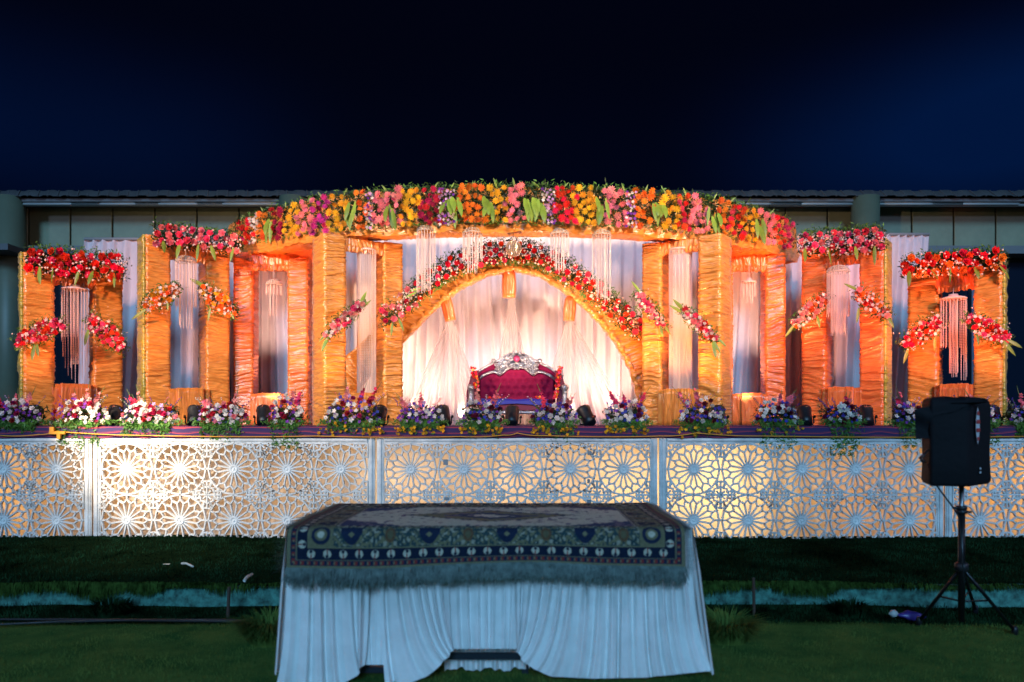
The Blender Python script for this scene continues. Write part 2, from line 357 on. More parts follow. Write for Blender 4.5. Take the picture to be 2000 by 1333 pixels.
def blades(name, n, xr, yr, hr, wd, m, label, dens=None, lean=.5):
    x = RNG.uniform(*xr, n*2); y = RNG.uniform(*yr, n*2)
    keep = RNG.random(n*2) < (dens(x, y) if dens else .5)
    x = x[keep][:n]; y = y[keep][:n]; n = len(x)
    z = lawn_h(x, y)-.004; h = RNG.uniform(*hr, n)*(.5+noise(x*1.7, y*1.7, 63)); a = RNG.uniform(0, PI, n); w = wd*RNG.uniform(.6, 1.3, n)
    lx = lean*h*RNG.normal(0, .7, n); ly = lean*h*RNG.normal(-.2, .7, n)
    A = np.stack([x-w*np.cos(a), y-w*np.sin(a), z], 1); B = np.stack([x+w*np.cos(a), y+w*np.sin(a), z], 1)
    Mi = np.stack([x+lx*.3, y+ly*.3, z+h*.6], 1); C = np.stack([x+lx, y+ly, z+h*.95], 1)
    off = np.stack([w*np.cos(a)*.6, w*np.sin(a)*.6, w*0], 1)
    V = np.stack([A, B, Mi+off, Mi-off, C], 1).reshape(-1, 3); i = np.arange(n)*5
    Fc = np.concatenate([np.stack([i, i+1, i+2], 1), np.stack([i, i+2, i+3], 1), np.stack([i+3, i+2, i+4], 1)])
    return tag(mk(name, V, Fc, m, None, False), label, 'grass', kind='stuff')
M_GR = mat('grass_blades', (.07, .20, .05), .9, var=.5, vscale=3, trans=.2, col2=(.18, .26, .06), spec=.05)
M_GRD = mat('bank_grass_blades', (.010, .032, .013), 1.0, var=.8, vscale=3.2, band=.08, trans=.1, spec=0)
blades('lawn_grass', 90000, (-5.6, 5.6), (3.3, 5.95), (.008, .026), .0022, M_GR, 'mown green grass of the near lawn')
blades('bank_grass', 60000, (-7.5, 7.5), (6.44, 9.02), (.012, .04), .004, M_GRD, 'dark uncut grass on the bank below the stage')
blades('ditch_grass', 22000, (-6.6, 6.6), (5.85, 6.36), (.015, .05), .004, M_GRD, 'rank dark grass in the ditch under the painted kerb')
# grass hanging over the painted kerb
def overhang(x):  # density of the fringe along the kerb
    px = 1000+x*F/6.42
    c = np.interp(px, [0, 60, 130, 165, 200, 330, 420, 470, 560, 1340, 1420, 1500, 1580, 1640, 1720, 1900, 2000], [.5, .6, .3, 1.2, 1.5, .5, .3, .05, .05, 1.3, .4, .15, 1.5, .5, .15, .2, .05])
    return c
n = 9000; x = RNG.uniform(-4.4, 4.4, n); k = RNG.random(n) < overhang(x)+.12; x = x[k]; n = len(x)
oh = np.clip(overhang(x), 0.1, 1.1)
y0 = RNG.uniform(6.40, 6.50, n); z0 = lawn_h(x, y0+.06)+.01; ln = RNG.uniform(.03, .10, n)*(.4+oh)*(.3+1.4*noise(x*5, 0*x, 64)); dx = RNG.normal(0, .02, n); w = RNG.uniform(.003, .008, n)
P0 = np.stack([x, y0, z0], 1); P1 = np.stack([x+dx*.5, 6.385-RNG.uniform(0, .04, n), z0+RNG.uniform(.0, .03, n)], 1); P2 = np.stack([x+dx, 6.37-RNG.uniform(0, .05, n), z0-ln], 1)
off = np.stack([w, w*0, w*0], 1); V = np.stack([P0-off, P0+off, P1+off, P1-off, P2], 1).reshape(-1, 3); i = np.arange(n)*5
tag(mk('kerb_fringe', V, np.concatenate([np.stack([i, i+1, i+2], 1), np.stack([i, i+2, i+3], 1), np.stack([i+3, i+2, i+4], 1)]), mat('fringe_blades', (.035, .07, .015), .9, var=.8, vscale=12, trans=.2, spec=0), None, False),
    'grass spilling from the bank over the painted kerb', 'grass', kind='stuff')
# kerb
M_KERB = mat('flaking_turquoise_paint', (.012, .06, .05), .85, var=.3, vscale=13, bump=.8, bscale=(25, 25, 25), band=.02, col2=(.07, .27, .22), noise_detail=6)
kx = np.linspace(-9, 9, 260); prof = [(6.46, .155), (6.405, .15), (6.385, .135), (6.38, .02), (6.37, -.08)]
V = []; 
for x_ in kx:
    for j, (y_, z_) in enumerate(prof): V.append((x_, y_+.012*(noise(x_*4, j*1.7, 70)-.5), z_+.014*(noise(x_*.8, 3, 71)-.5)+.008*noise(x_*7, j, 72)))
struct('painted_kerb', V, grid_faces(len(kx), len(prof)), M_KERB, True)
# wild tufts beside the table and in the ditch
def tuft(px, py, Y, r, h, n, label, m=M_GR):
    c = at(px, py, Y); c[2] = float(lawn_h(c[0], c[1])); a = RNG.uniform(0, 2*PI, n); rr = r*np.sqrt(RNG.random(n))*.6; ln = h*RNG.uniform(.4, 1, n)
    b = np.stack([c[0]+rr*np.cos(a), c[1]+rr*np.sin(a), np.full(n, c[2]-.01)], 1); o2 = RNG.uniform(.3, 1.2, n)*ln
    mi = b+np.stack([o2*.4*np.cos(a), o2*.4*np.sin(a), ln*.75], 1); tp = b+np.stack([o2*np.cos(a), o2*np.sin(a), ln*RNG.uniform(.5, 1, n)], 1)
    w = .004; of = np.stack([-np.sin(a)*w, np.cos(a)*w, a*0], 1); V = np.stack([b-of, b+of, mi+of, mi-of, tp], 1).reshape(-1, 3); i = np.arange(n)*5
    Fc = np.concatenate([np.stack([i, i+1, i+2], 1), np.stack([i, i+2, i+3], 1), np.stack([i+3, i+2, i+4], 1)])
    t_ = thing('grass_tuft', label, 'grass tuft', c); o = mk('foliage', V, Fc, m, t_, False); return t_
tuft(528, 1260, 5.3, .22, .24, 1500, 'bushy grass clump on the lawn left of the white table skirt')
tuft(1415, 1262, 5.35, .24, .22, 1600, 'bushy grass clump on the lawn right of the white table skirt')
tuft(215, 1200, 6.15, .2, .16, 500, 'spiky weed in the ditch below the left kerb', M_GRD)
tuft(1660, 1200, 6.15, .22, .13, 450, 'straggly weed in the ditch near the speaker stand', M_GRD)

# ------------------------------------------------------------------ building at the back
YB = 16.0
def zb(py, Y=YB): return CZ+(HY-py)*Y/F
M_PANEL = mat('cladding', (.185, .205, .13), .5, var=.25, vscale=.9, bump=.1, bscale=(2, 2, 2))
M_DARK = mat('dark_joint', (.015, .018, .02), .6)
M_GLASS = mat('dark_glazing', (.006, .012, .025), .12, spec=.7)
M_ROOF = mat('roof_sheet', (.07, .07, .075), .6, metal=0, var=.2, vscale=2)
M_PIPE = mat('grey_pipe', (.30, .32, .32), .4)
b = thing('hall_building', 'long hall with beige cladding and dark glazing behind the stage', 'building', (0, YB, .1))
pxs = [-120+i*82.6 for i in range(28)]
mb = MB(); mb.box((0, YB+.35, (zb(405)+zb(492))/2), (30, .4, zb(400)-zb(492))); mb.build('wall', M_DARK, b)
pm = MB().box((0, 0, 0), (.845, .05, zb(404)-zb(488)), bev=.008).data('wall_panel', M_PANEL)
for i in range(27):
    p = at(pxs[i]+4+41, 446, YB); inst('wall_panel', pm, (p[0]+.015, YB+.11+random.uniform(-.004, .004), (zb(404)+zb(488))/2), (0, 0, random.uniform(-.003, .003)), 1, b)
mb = MB(); mb.box((0, YB-.05, zb(494)), (30, .5, .16)); mb.build('lintel', mat('grey_steel', (.12, .14, .15), .5), b)
gm = MB().box((0, 0, 0), (1.62, .03, zb(498)-.1)).data('glazing', M_GLASS); mm_ = MB().box((0, 0, 0), (.07, .12, zb(498)-.1)).data('mullion', mat('mullion_metal', (.10, .14, .20), .4, metal=.3))
for i in range(17):
    inst('glazing', gm, (-14.1+i*1.76, YB+.2, (zb(498)+.1)/2), (0, 0, 0), 1, b); inst('mullion', mm_, (-14.98+i*1.76, YB+.14, (zb(498)+.1)/2), (0, 0, 0), 1, b)
cm = MB().lathe([(.27, 0), (.27, zb(399)-.1)], (0, 0, 0), 24).data('column', mat('column_paint', (.11, .13, .09), .5, var=.08), True)
for px in (20, 572, 1690): inst('column', cm, at(px, 0, YB-.45)*np.array((1, 1, 0))+np.array((0, 0, .1)), (0, 0, 0), 1, b)
mb = MB()                                              # corrugated eave
zr = zb(393, YB-.5)
nx = 600; X = np.linspace(-15, 15, nx); prof = [(YB-.62, 0), (YB-.47, .15), (YB+1.5, .26)]
V = []
for x_ in X:
    r_ = .02*(1 if (int(math.floor(x_*5.2)) % 2) else 0)
    for (y_, z_) in prof: V.append((x_, y_, zr+z_+.06+r_))
mk('roof', V, grid_faces(nx, 3), M_ROOF, b, False)
V = MB(); V.box((0, YB-.48, zr+.02), (30, .05, .06)); V.box((0, YB+.55, zr+.04), (30, 2.0, .03)); V.build('eave', mat('eave_paint', (.10, .10, .10), .5), b)
rib = MB().tube([(0, YB-.63, zr+.06), (-.05, YB-.48, zr+.215), (-.12, YB+.2, zr+.26)], .014, 5).data('roof_rib', M_ROOF)
for i in range(150): 
    o = link('roof_rib', rib, b); o.location = (-14.9+i*.2, -YB, -.1)
mb = MB(); mb.tube([(-14.6, YB-.40, zb(400, YB-.40)), (14.8, YB-.40, zb(401, YB-.40))], .035, 8); mb.build('conduit', M_PIPE, b, True)
tm = MB().tube([(-1.1, 0, 0), (1.1, 0, 0)], .03, 8).box((0, .02, .045), (2.3, .07, .03)).data('tube_light', M_PIPE, True)
for px in (110, 225, 350, 470, 1480, 1590, 1795, 1905): 
    p = at(px, 399, YB-.45); inst('tube_light', tm, p, (0, 0, 0), (.8, .8, .8), b)
mb = MB(); p = at(0, 492, 15.2); mb.box((p[0]-.2, 15.2, p[2]), (1.3, .9, .12)); mb.build('canopy_slab', mat('slab', (.08, .09, .10), .6), b)

# ------------------------------------------------------------------ stage
SX = 8.4
mb = MB(); mb.box((0, (YF+.04+13.2)/2, STG-.06), (2*SX, 13.2-YF-.04, .11)); deck = tag(mb.build('stage_deck', mat('deck_ply', (.16, .11, .07), .7)), 'long plywood stage deck carrying the floral gates', 'stage')
deck['kind'] = 'structure'
# striped durrie over the deck with its edge hanging at the front
m = bpy.data.materials.new('striped_durrie'); m.use_nodes = True; t = m.node_tree; bs = t.nodes['Principled BSDF']; bs.inputs['Roughness'].default_value = .85
co = N(t, 'ShaderNodeTexCoord'); sx = N(t, 'ShaderNodeSeparateXYZ'); t.links.new(co.outputs['Object'], sx.inputs[0])
sb = N(t, 'ShaderNodeMath', operation='SUBTRACT'); t.links.new(sx.outputs['Z'], sb.inputs[0]); t.links.new(sx.outputs['Y'], sb.inputs[1])
ns = N(t, 'ShaderNodeTexNoise', inp={'Scale': 1.1}); t.links.new(co.outputs['Object'], ns.inputs['Vector'])
ns2 = N(t, 'ShaderNodeMath', operation='MULTIPLY_ADD', inp={1: .012}); t.links.new(ns.outputs[0], ns2.inputs[0]); t.links.new(sb.outputs[0], ns2.inputs[2])
ml = N(t, 'ShaderNodeMath', operation='MULTIPLY', inp={1: 20.0}); t.links.new(ns2.outputs[0], ml.inputs[0])
fr = N(t, 'ShaderNodeMath', operation='FRACT'); t.links.new(ml.outputs[0], fr.inputs[0])
cr = N(t, 'ShaderNodeValToRGB'); e = cr.color_ramp; e.interpolation = 'CONSTANT'; e.elements[0].color = (.030, .012, .075, 1); e.elements[1].position = .60; e.elements[1].color = (.34, .035, .06, 1)
q = e.elements.new(.78); q.color = (.03, .012, .075, 1); q = e.elements.new(.92); q.color = (.20, .03, .06, 1)
t.links.new(fr.outputs[0], cr.inputs[0]); t.links.new(cr.outputs[0], bs.inputs['Base Color']); M_DUR = m
nx = 240; X = np.linspace(-SX, SX, nx); prof = np.array([(13.1, STG), (11, STG), (10, STG), (9.2, STG), (YF+.02, STG), (YF-.015, STG-.012), (YF-.03, STG-.05), (YF-.03, STG-.10), (YF-.025, STG-.142)])
V = np.stack([X[:, None]*np.ones((1, 9)), prof[None, :, 0]+.012*np.sin(X[:, None]*9+np.sin(X[:, None]*3)*2)*(np.arange(9) > 5), prof[None, :, 1]+.006*(noise(X[:, None]*2, np.arange(9)[None, :]*.5, 80)-.5)*(np.arange(9) > 4)], -1)
tag(mk('striped_carpet', V.reshape(-1, 3)-0, grid_faces(nx, 9), M_DUR), 'purple and red striped carpet covering the stage floor and edge', 'carpet')
# cord and clips along the edge
def sag(a, b, d, n=14):
    a = np.array(a); b = np.array(b); t_ = np.linspace(0, 1, n)[:, None]; p = a+(b-a)*t_; p[:, 2] -= (4*d*t_*(1-t_))[:, 0]; return p
pts = np.concatenate([sag(at(p0, y0, 8.94), at(p1, y1, 8.94), .012) for p0, y0, p1, y1 in ((0, 851, 75, 849), (75, 849, 110, 843), (110, 843, 300, 851), (300, 851, 620, 852), (620, 852, 900, 853), (900, 853, 985, 850), (985, 850, 1010, 846), (1010, 846, 1060, 851), (1060, 851, 1290, 852), (1290, 852, 1360, 846), (1360, 846, 1500, 852), (1500, 852, 2000, 853))])
mb = MB(); mb.tube(pts, .006, 6); tag(mb.build('power_cord', mat('yellow_cord', (.75, .30, .02), .5), None, True), 'thin orange yellow cord running along the top of the lattice', 'cord')
mb = MB(); p = at(112, 846, 8.93); mb.box(p, (.19, .03, .035), bev=.006); mb.box(p+np.array((-.06, 0, .04)), (.05, .03, .06)); mb.box(p+np.array((.02, 0, -.04)), (.04, .03, .06))
tag(mb.build('cable_clamp', mat('yellow_cord', (1, 1, 1))), 'yellow clamp on the stage edge near the left corner', 'clamp')

# ------------------------------------------------------------------ lattice screens
PW, PH = .63, .60
def bars(segs, w=.0245, d0=0., d1=.028):
    V = []; Fc = []
    for (x0, z0, x1, z1) in segs:
        dx, dz = x1-x0, z1-z0; L = math.hypot(dx, dz)
        if L < 1e-5: continue
        ux, uz = dx/L, dz/L; nx_, nz_ = -uz, ux; e = w*.35; k = len(V)
        for (hw, dd) in ((w/2, d0), (w*.30, -d1)):
            for (ex, s_) in ((-e, 1), (-e, -1), (L+e, -1), (L+e, 1)):
                V.append((x0+ux*ex+nx_*hw*s_, dd, z0+uz*ex+nz_*hw*s_))
        Fc += [(k+4, k+5, k+6, k+7), (k, k+4, k+7, k+3), (k+1, k+2, k+6, k+5), (k, k+1, k+5, k+4), (k+2, k+3, k+7, k+6)]
    return V, Fc
s1 = 1/166.7
seg = []; P = lambda r, a: (r*s1*math.cos(a), r*s1*math.sin(a))
NP = 16
for i in range(NP):
    a = 2*PI*(i+.5)/NP; b1 = 2*PI*i/NP; b2 = 2*PI*(i+1)/NP
    seg.append((*P(7, a), *P(33, a)))                       # spokes
    seg.append((*P(33, a), *P(41, b1))); seg.append((*P(33, a), *P(41, b2)))      # petal tips
    seg.append((*P(41, b1), *P(50 if i % 4 else 51.5, b1)))
    seg.append((*P(50, b1), *P(50, b2)))
    if i % 4 in (1, 2): seg.append((*P(49, a), *P(56, a)))
for cx in (-1, 1):
    for cz in (-1, 1):
        X0, Z0 = cx*PW/2, cz*PH/2
        f = lambda r, q: (X0-cx*r*s1*math.cos(q), Z0-cz*r*s1*math.sin(q))
        for k in range(4):                                  # quarter of the star at the tile corner
            a = k*PI/8
            seg.append((*f(17 if k % 2 == 0 else 14, a), *f(14 if k % 2 == 0 else 17, a+PI/8)))
            if k in (1, 3): seg.append((*f(14, a), *f(24, a)))
        seg.append((*f(0, 0), *f(27, 0))); seg.append((*f(0, PI/2), *f(26, PI/2))); seg.append((*f(5, PI/4), *f(10, PI/4)))
        seg.append((X0-cx*27*s1, Z0-cz*7*s1, X0-cx*27*s1, Z0)); seg.append((X0-cx*7*s1, Z0-cz*26*s1, X0, Z0-cz*26*s1))
        seg.append((X0-cx*27*s1, Z0-cz*8*s1, X0-cx*16*s1, Z0-cz*6*s1)); seg.append((X0-cx*8*s1, Z0-cz*26*s1, X0-cx*6*s1, Z0-cz*16*s1))
for s_ in (-1, 1):
    seg.append((-PW/2, s_*PH/2, PW/2, s_*PH/2)) if False else None
seg = [q for q in seg if q]
V, Fc = bars(seg)
mb = MB(); mb.add(V, Fc)
Rf = np.array(((1, 0, 0), (0, 0, -1), (0, 1, 0)))    # lathe axis z -> -y? (x,y,z)->(x,-z,y)
mb.lathe([(.055, 0), (.055, .024), (.045, .036), (.030, .034), (.026, .024), (.018, .024), (.014, .034), (.004, .037)], (0, 0, 0), 18, Rf)
TILE = mb.data('lattice_rosette', M_JALI)
ztop = 1.34
def lattice(x0px, x1px, label, r0, r1):
    a = at(x0px, 0, YF); bq = at(x1px, 0, YF); X0, X1 = a[0]+.008, bq[0]-.008; fw = .085
    t_ = thing('lattice_screen', label, 'lattice screen', ((X0+X1)/2, YF, .1), 'carved lattice screens fronting the stage')
    for nm, c, d in (('frame_stile', X0+fw/2, 0), ('frame_stile', X1-fw/2, 0)):
        mb = MB(); mb.box((c, YF+.006, .72), (fw, .03, ztop-.12)); mb.box((c, YF-.014, .72), (fw*.72, .016, ztop-.122), bev=.004); mb.box((c, YF-.028, .72), (fw*.34, .018, ztop-.13), bev=.005)
        mb.build(nm, M_JALI, t_)
    mb = MB(); L = X1-X0-2*fw; cx = (X0+X1)/2; z = ztop-.035
    mb.box((cx, YF+.006, z), (L-.002, .03, .075)); mb.box((cx, YF-.014, z), (L-.002, .016, .052), bev=.004); mb.box((cx, YF-.028, z+.004), (L-.002, .018, .022), bev=.005); mb.build('frame_rail', M_JALI, t_)
    n = 5; w = (X1-X0-2*fw)/n
    for i in range(n):
        cx = X0+fw+w*(i+.5); px = 1000+cx*F/YF
        if px < r0-80 or px > r1+80: continue
        for j in range(2):
            inst('lattice_rosette', TILE, (cx+random.uniform(-.003, .003), YF-.002+random.uniform(-.004, .004), ztop-.07-PH*(j+.5)+random.uniform(-.003, .003)), (random.uniform(-.012, .012), random.uniform(-.006, .006), random.uniform(-.012, .012)), (w/PW, 1, 1), t_)
lattice(-372, 181, 'lattice screen at the far left with orange glow and its right stile showing', -60, 2060)
lattice(182, 734, 'lattice screen second from left washed by a bright white spot', -60, 2060)
lattice(735, 1285, 'middle lattice screen directly behind the rug covered table', -60, 2060)
lattice(1286, 1843, 'lattice screen right of the table glowing yellow at its left end', -60, 2060)
lattice(1844, 2396, 'lattice screen at the far right behind the speaker', -60, 2060)
scr = [o for o in bpy.data.objects if o.get('category') == 'lattice screen' and o.location.x > -1 and o.location.x < 1][0]
for px, py, w_, h_ in ((871, 903, 9, 11), (873, 974, 10, 6), (1151, 885, 8, 8), (1149, 940, 5, 8), (1150, 980, 8, 8)):
    mb = MB(); q_ = at(px, py, YF); mb.box((q_[0], YF-.034, q_[2]), (w_/166., .008, h_/166.), bev=.002); mb.build('repair_plate', mat('grey_plate', (.22, .25, .27), .6), scr)
c = curtain('backing_cloth', -SX, SX, -SX, SX, YF+.17, 1.36, .12, 46, .014, M_BACK, sd=3)
tag(c, 'pale cloth lining lit from behind the lattice screens', 'cloth')

# ------------------------------------------------------------------ draped gates
def frame_of(yaw):
    c, s = math.cos(yaw), math.sin(yaw)
    return np.array((c, s, 0.)), np.array((-s, c, 0.))       # right, away
def gate(label, A, B, wl, wr, dp, ztop_, zhead, zbase, yaw, group='satin draped gates on the stage', m=M_SAT, mv=M_SATV, side=None, hdrop=0, apron=True, name='draped_gate', amp=.025, scallop=True, w2=None):
    """A, B: front centre of left and right posts (x, y)"""
    A = np.array(A); B = np.array(B); ctr = (A+B)/2
    R_, O_ = frame_of(yaw)
    t_ = thing(name, label, 'draped gate', (ctr[0], ctr[1], STG), group)
    z = np.linspace(STG, ztop_, 12)
    for P_, w in ((A, wl), (B, wr)):
        c = np.array((P_[0], P_[1], 0))+O_*dp/2
        path = np.stack([np.full(12, c[0]), np.full(12, c[1]), z], 1)
        ruched('post', path, R_, O_, w, dp, m, t_, amp=amp)
    sep = B-A; L = np.linalg.norm(sep); u = np.array((*(sep/L), 0)); o_ = np.array((-u[1], u[0], 0))
    a3 = np.array((*A, 0))+u*wl*.42; b3 = np.array((*B, 0))-u*wr*.42
    def beam(nm, z0, z1, mm_, dd=None, fwd=0.02, am=.02, fr=15, hem=0):
        dd = dd or dp*.8
        k = 10; tt = np.linspace(0, 1, k)[:, None]; path = a3+(b3-a3)*tt+o_*(dd/2+fwd); path[:, 2] = (z0+z1)/2
        return ruched(nm, path, np.array((0, 0, 1.)), o_, z1-z0, dd, mm_, t_, amp=am, step=.009, freq=fr, nf=8, ns=4, slant=.12)
    beam('header', zhead, ztop_-.01, mv)
    # scalloped lower edge of the header cloth
    if scallop:
        k = 60; tt = np.linspace(0, 1, k); P0 = a3+(b3-a3)*tt[:, None]+o_*.03; V = []
        for i in range(k):
            d_ = .035+.03*abs(math.sin(tt[i]*PI*5))+.01*random.random()
            for q_, (dz, dy) in enumerate(((.03, 0), (-.2*d_, -.012), (-d_, .0))): V.append(P0[i]+np.array((0, 0, zhead+dz))+o_*(dy+.012*math.sin(i*1.1+q_)))
        mk('header_frill', V, grid_faces(k, 3), mv, t_)
    if zbase > STG+.02: beam('base_panel', STG, zbase, mv, am=.016, fwd=-.03)
    if apron and zbase > STG+.02:
        ce = (a3+b3)/2; wdt = L*.42; k = 6; tt = np.linspace(-.5, .5, k)[:, None]; path = ce+u*wdt*tt+o_*(-.06); path[:, 2] = (STG+zbase)/2+.005
        ruched('apron', path, np.array((0, 0, 1.)), o_, zbase-STG+.012, .07, mv, t_, amp=.012, step=.008, freq=22, nf=8, ns=3, slant=.3)
    if side:   # lime coloured cloth gathered down the outer side of a post
        P_, w, sg = (A, wl, -1) if side < 0 else (B, wr, 1)
        c = np.array((P_[0], P_[1], 0))+O_*dp/2+R_*sg*(w/2+.016)
        path = np.stack([np.full(12, c[0]), np.full(12, c[1]), z], 1)
        ruched('side_drape', path, R_, O_, .035, dp*.96, M_OLIVE, t_, amp=.02, nf=3, ns=7, freq=11)
    return t_
D35 = math.radians(35)
def pt(px, Y): q = at(px, 0, Y); return (q[0], q[1])
def zz(py, Y): return CZ+(HY-py)*Y/F
# yaw sign: left gates turn their faces to the right -> right post is farther
G1L = gate('gold draped gate at the far left under red roses with a bead chandelier', pt(76, 10.0), pt(211, 10.62), .34, .36, .42, zz(505, 10.3), zz(552, 10.3), zz(752, 10.3), D35, side=-1, mv=M_RSATV)
G2L = gate('tall gold draped gate second from left under pink roses', pt(309, 10.2), pt(426, 10.72), .30, .31, .46, zz(468, 10.4), zz(500, 10.4), zz(760, 10.4), D35, side=-1)
G3L = gate('recessed orange lit gate under the left end of the flower canopy', pt(475, 11.0), pt(582, 11.0), .27, .28, .40, 3.95, zz(520, 11.0), zz(770, 11.0), math.radians(7), m=M_RSAT, mv=M_RSATV)
GCL = gate('gold draped gate carrying the canopy left of the arch', pt(655, 9.75), pt(769, 10.22), .285, .26, .42, 3.90, zz(485, 10.0), zz(768, 10.0), D35, apron=False)
GCR = gate('gold draped gate carrying the canopy right of the arch', pt(1272, 10.22), pt(1385, 9.75), .26, .285, .42, 3.90, zz(485, 10.0), zz(762, 10.0), -D35)
G3R = gate('recessed orange lit gate under the right end of the flower canopy', pt(1424, 11.0), pt(1515, 11.0), .10, .27, .40, 3.95, zz(522, 11.0), zz(770, 11.0), math.radians(-7), m=M_RSAT, mv=M_RSATV)
G2R = gate('tall orange draped gate second from right under pink roses', pt(1589, 10.72), pt(1702, 10.2), .32, .29, .46, zz(475, 10.4), zz(508, 10.4), zz(758, 10.4), -D35, side=1, m=M_RSAT, mv=M_RSATV)
G1R = gate('orange draped gate at the far right behind the speaker', pt(1803, 10.62), pt(1930, 10.0), .38, .31, .42, zz(510, 10.3), zz(560, 10.3), zz(752, 10.3), -D35, side=1, mv=M_RSATV)

# ------------------------------------------------------------------ canopy
cx_ = [455, 470, 500, 530, 560, 600, 640, 700, 780, 860, 930, 1000, 1070, 1150, 1230, 1300, 1350, 1400, 1450, 1490, 1520, 1545]
ch_ = [386, 394, 404, 413, 421, 432, 440, 447, 453, 457, 459, 460, 459, 456, 452, 446, 441, 434, 424, 412, 400, 384]
def canD(px): return 2.95*F/np.interp(px, cx_, ch_)
cp = np.array(cx_, float); D_ = canD(cp); CX = (cp-1000)*D_/F
path = np.stack([CX*.992, D_+.20, np.full(len(CX), 4.20)], 1)
tn = np.gradient(path, axis=0); tn /= np.linalg.norm(tn, axis=1)[:, None]; aw = np.stack([-tn[:, 1], tn[:, 0], tn[:, 0]*0], 1)
CAN = thing('flower_canopy_frame', 'long bowed satin canopy beam spanning the centre of the stage', 'canopy', (0, 9.8, 3.85))
ruched('canopy_beam', path, np.array((0, 0, 1.)), aw, .54, .34, M_SAT, CAN, amp=.026, step=.010, freq=9, nf=14, ns=6, slant=.9)
# swagged cloth below the front edge
n = 420; tt = np.linspace(0, 1, n); PP = np.stack([np.interp(tt, np.linspace(0, 1, len(CX)), path[:, i]) for i in range(3)], 1); AW = np.stack([np.interp(tt, np.linspace(0, 1, len(CX)), aw[:, i]) for i in range(3)], 1)
V = []
for i in range(n):
    sw = abs(math.sin(tt[i]*PI*9))*.04
    for j, (dz, dy) in enumerate(((-.08, -.205), (-.16, -.225), (-.22, -.22), (-.27, -.20))):
        wv = .014*math.sin(i*.9+j*2.2+3*math.sin(i*.05))
        V.append(PP[i]+AW[i]*(dy+wv)+np.array((0, 0, dz-(sw if j > 1 else sw*.4)+.008*math.sin(i*.5+j))))
mk('swag', V, grid_faces(n, 4), M_SAT, CAN)
# cloth ceiling of the side wings behind the beam
for s_, (a, bq) in ((-1, (455, 625)), (1, (1418, 1545))):
    x0, x1 = at(a, 0, 10.9)[0], at(bq, 0, 10.4)[0]; k = 30; V = []
    for i in range(k):
        for j in range(12):
            x_ = x0+(x1-x0)*i/(k-1); px = 1000+x_*F/10.6; y_ = float(canD(min(max(px, 455), 1545)))+.35+(1.5)*j/11
            V.append((x_, y_, 3.92-.05*math.sin(PI*j/11)+.012*math.sin(j*2.3+i*.3)))
    mk('ceiling_cloth', V, grid_faces(k, 12), M_RSAT, CAN)

# ------------------------------------------------------------------ central arch
YA = 10.9
inner = [(672, 822), (690, 780), (715, 735), (748, 700), (787, 664), (837, 612), (866, 586), (900, 560), (950, 535), (1003, 524), (1055, 536), (1110, 571), (1145, 600), (1176, 632), (1207, 671), (1233, 720), (1248, 775), (1254, 828)]
arc = np.array([at(x, y, YA) for x, y in inner]); tn = np.gradient(arc, axis=0); tn /= np.linalg.norm(tn, axis=1)[:, None]
nr = np.stack([-tn[:, 2], tn[:, 0]*0, tn[:, 0]], 1); thk = np.interp(np.arange(18), [0, 4, 9, 14, 17], [.48, .33, .19, .43, .42])
cen = arc+nr*thk[:, None]/2; cen[:, 1] = YA+.12
ARCH = thing('draped_arch', 'broad orange satin arch framing the throne sofa', 'arch', at(1000, 830, YA))
ruched('arch_band', cen, -nr, np.array((0, 1., 0)), thk, .30, M_SAT, ARCH, amp=.03, step=.008, freq=15, nf=12, ns=6, slant=.5)
# inner frill
n = 240; tt = np.linspace(0, 1, n); k_ = np.linspace(0, 1, 18); PI_ = np.stack([np.interp(tt, k_, arc[:, i]) for i in range(3)], 1); NI = np.stack([np.interp(tt, k_, nr[:, i]) for i in range(3)], 1); V = []
for i in range(n):
    for j, (a_, y_) in enumerate(((.03, -.06), (-.012, -.075), (-.035, -.04))): V.append(PI_[i]+NI[i]*(a_+.012*math.sin(i*.83+j))+np.array((0, y_+.02*math.sin(i*1.31), 0)))
mk('arch_frill', V, grid_faces(n, 3), M_SAT, ARCH)
# hanging pleated tassels and the voile fans below them
def tassel(px0, py0, px1, py1, wpx, Y, label):
    a = at(px0, py0, Y); bq = at(px1, py1, Y); t_ = thing('cloth_tassel', label, 'tassel', a, 'pleated orange tassels hanging under the arch')
    L = np.linalg.norm(bq-a); u = (bq-a)/L; s_ = np.array((u[2]*-1, 0, u[0])); w = wpx*Y/F/2; k = 40; V = []
    for j in range(9):
        v = j/8; rr = w*(.86+.14*math.sin(v*PI*.9))*(1 if 0 < j else .8)
        for i in range(k):
            q = 2*PI*i/k; r_ = rr*(1+.10*math.cos(q*10+.3*math.sin(j)))
            V.append(a+u*L*v+s_*r_*math.cos(q)+np.array((0, r_*math.sin(q)*.8, 0)))
    fl = [tuple(f) for f in grid_faces(9, k, True).tolist()]+[tuple(range(k))[::-1], tuple(8*k+i for i in range(k))]
    mk('tassel_body', V, fl, M_RSATV, t_)
    mb = MB(); mb.tube([a+np.array((0, 0, .16)), a], .012, 6); mb.build('hanging_cord', M_SAT, t_)
tassel(869, 577, 880, 627, 21, 10.98, 'orange pleated tassel at the left of the arch, tilted')
tassel(994, 528, 994, 582, 25, 10.98, 'orange pleated tassel at the top of the arch')
tassel(1115, 580, 1111, 627, 22, 10.98, 'orange pleated tassel at the right of the arch')
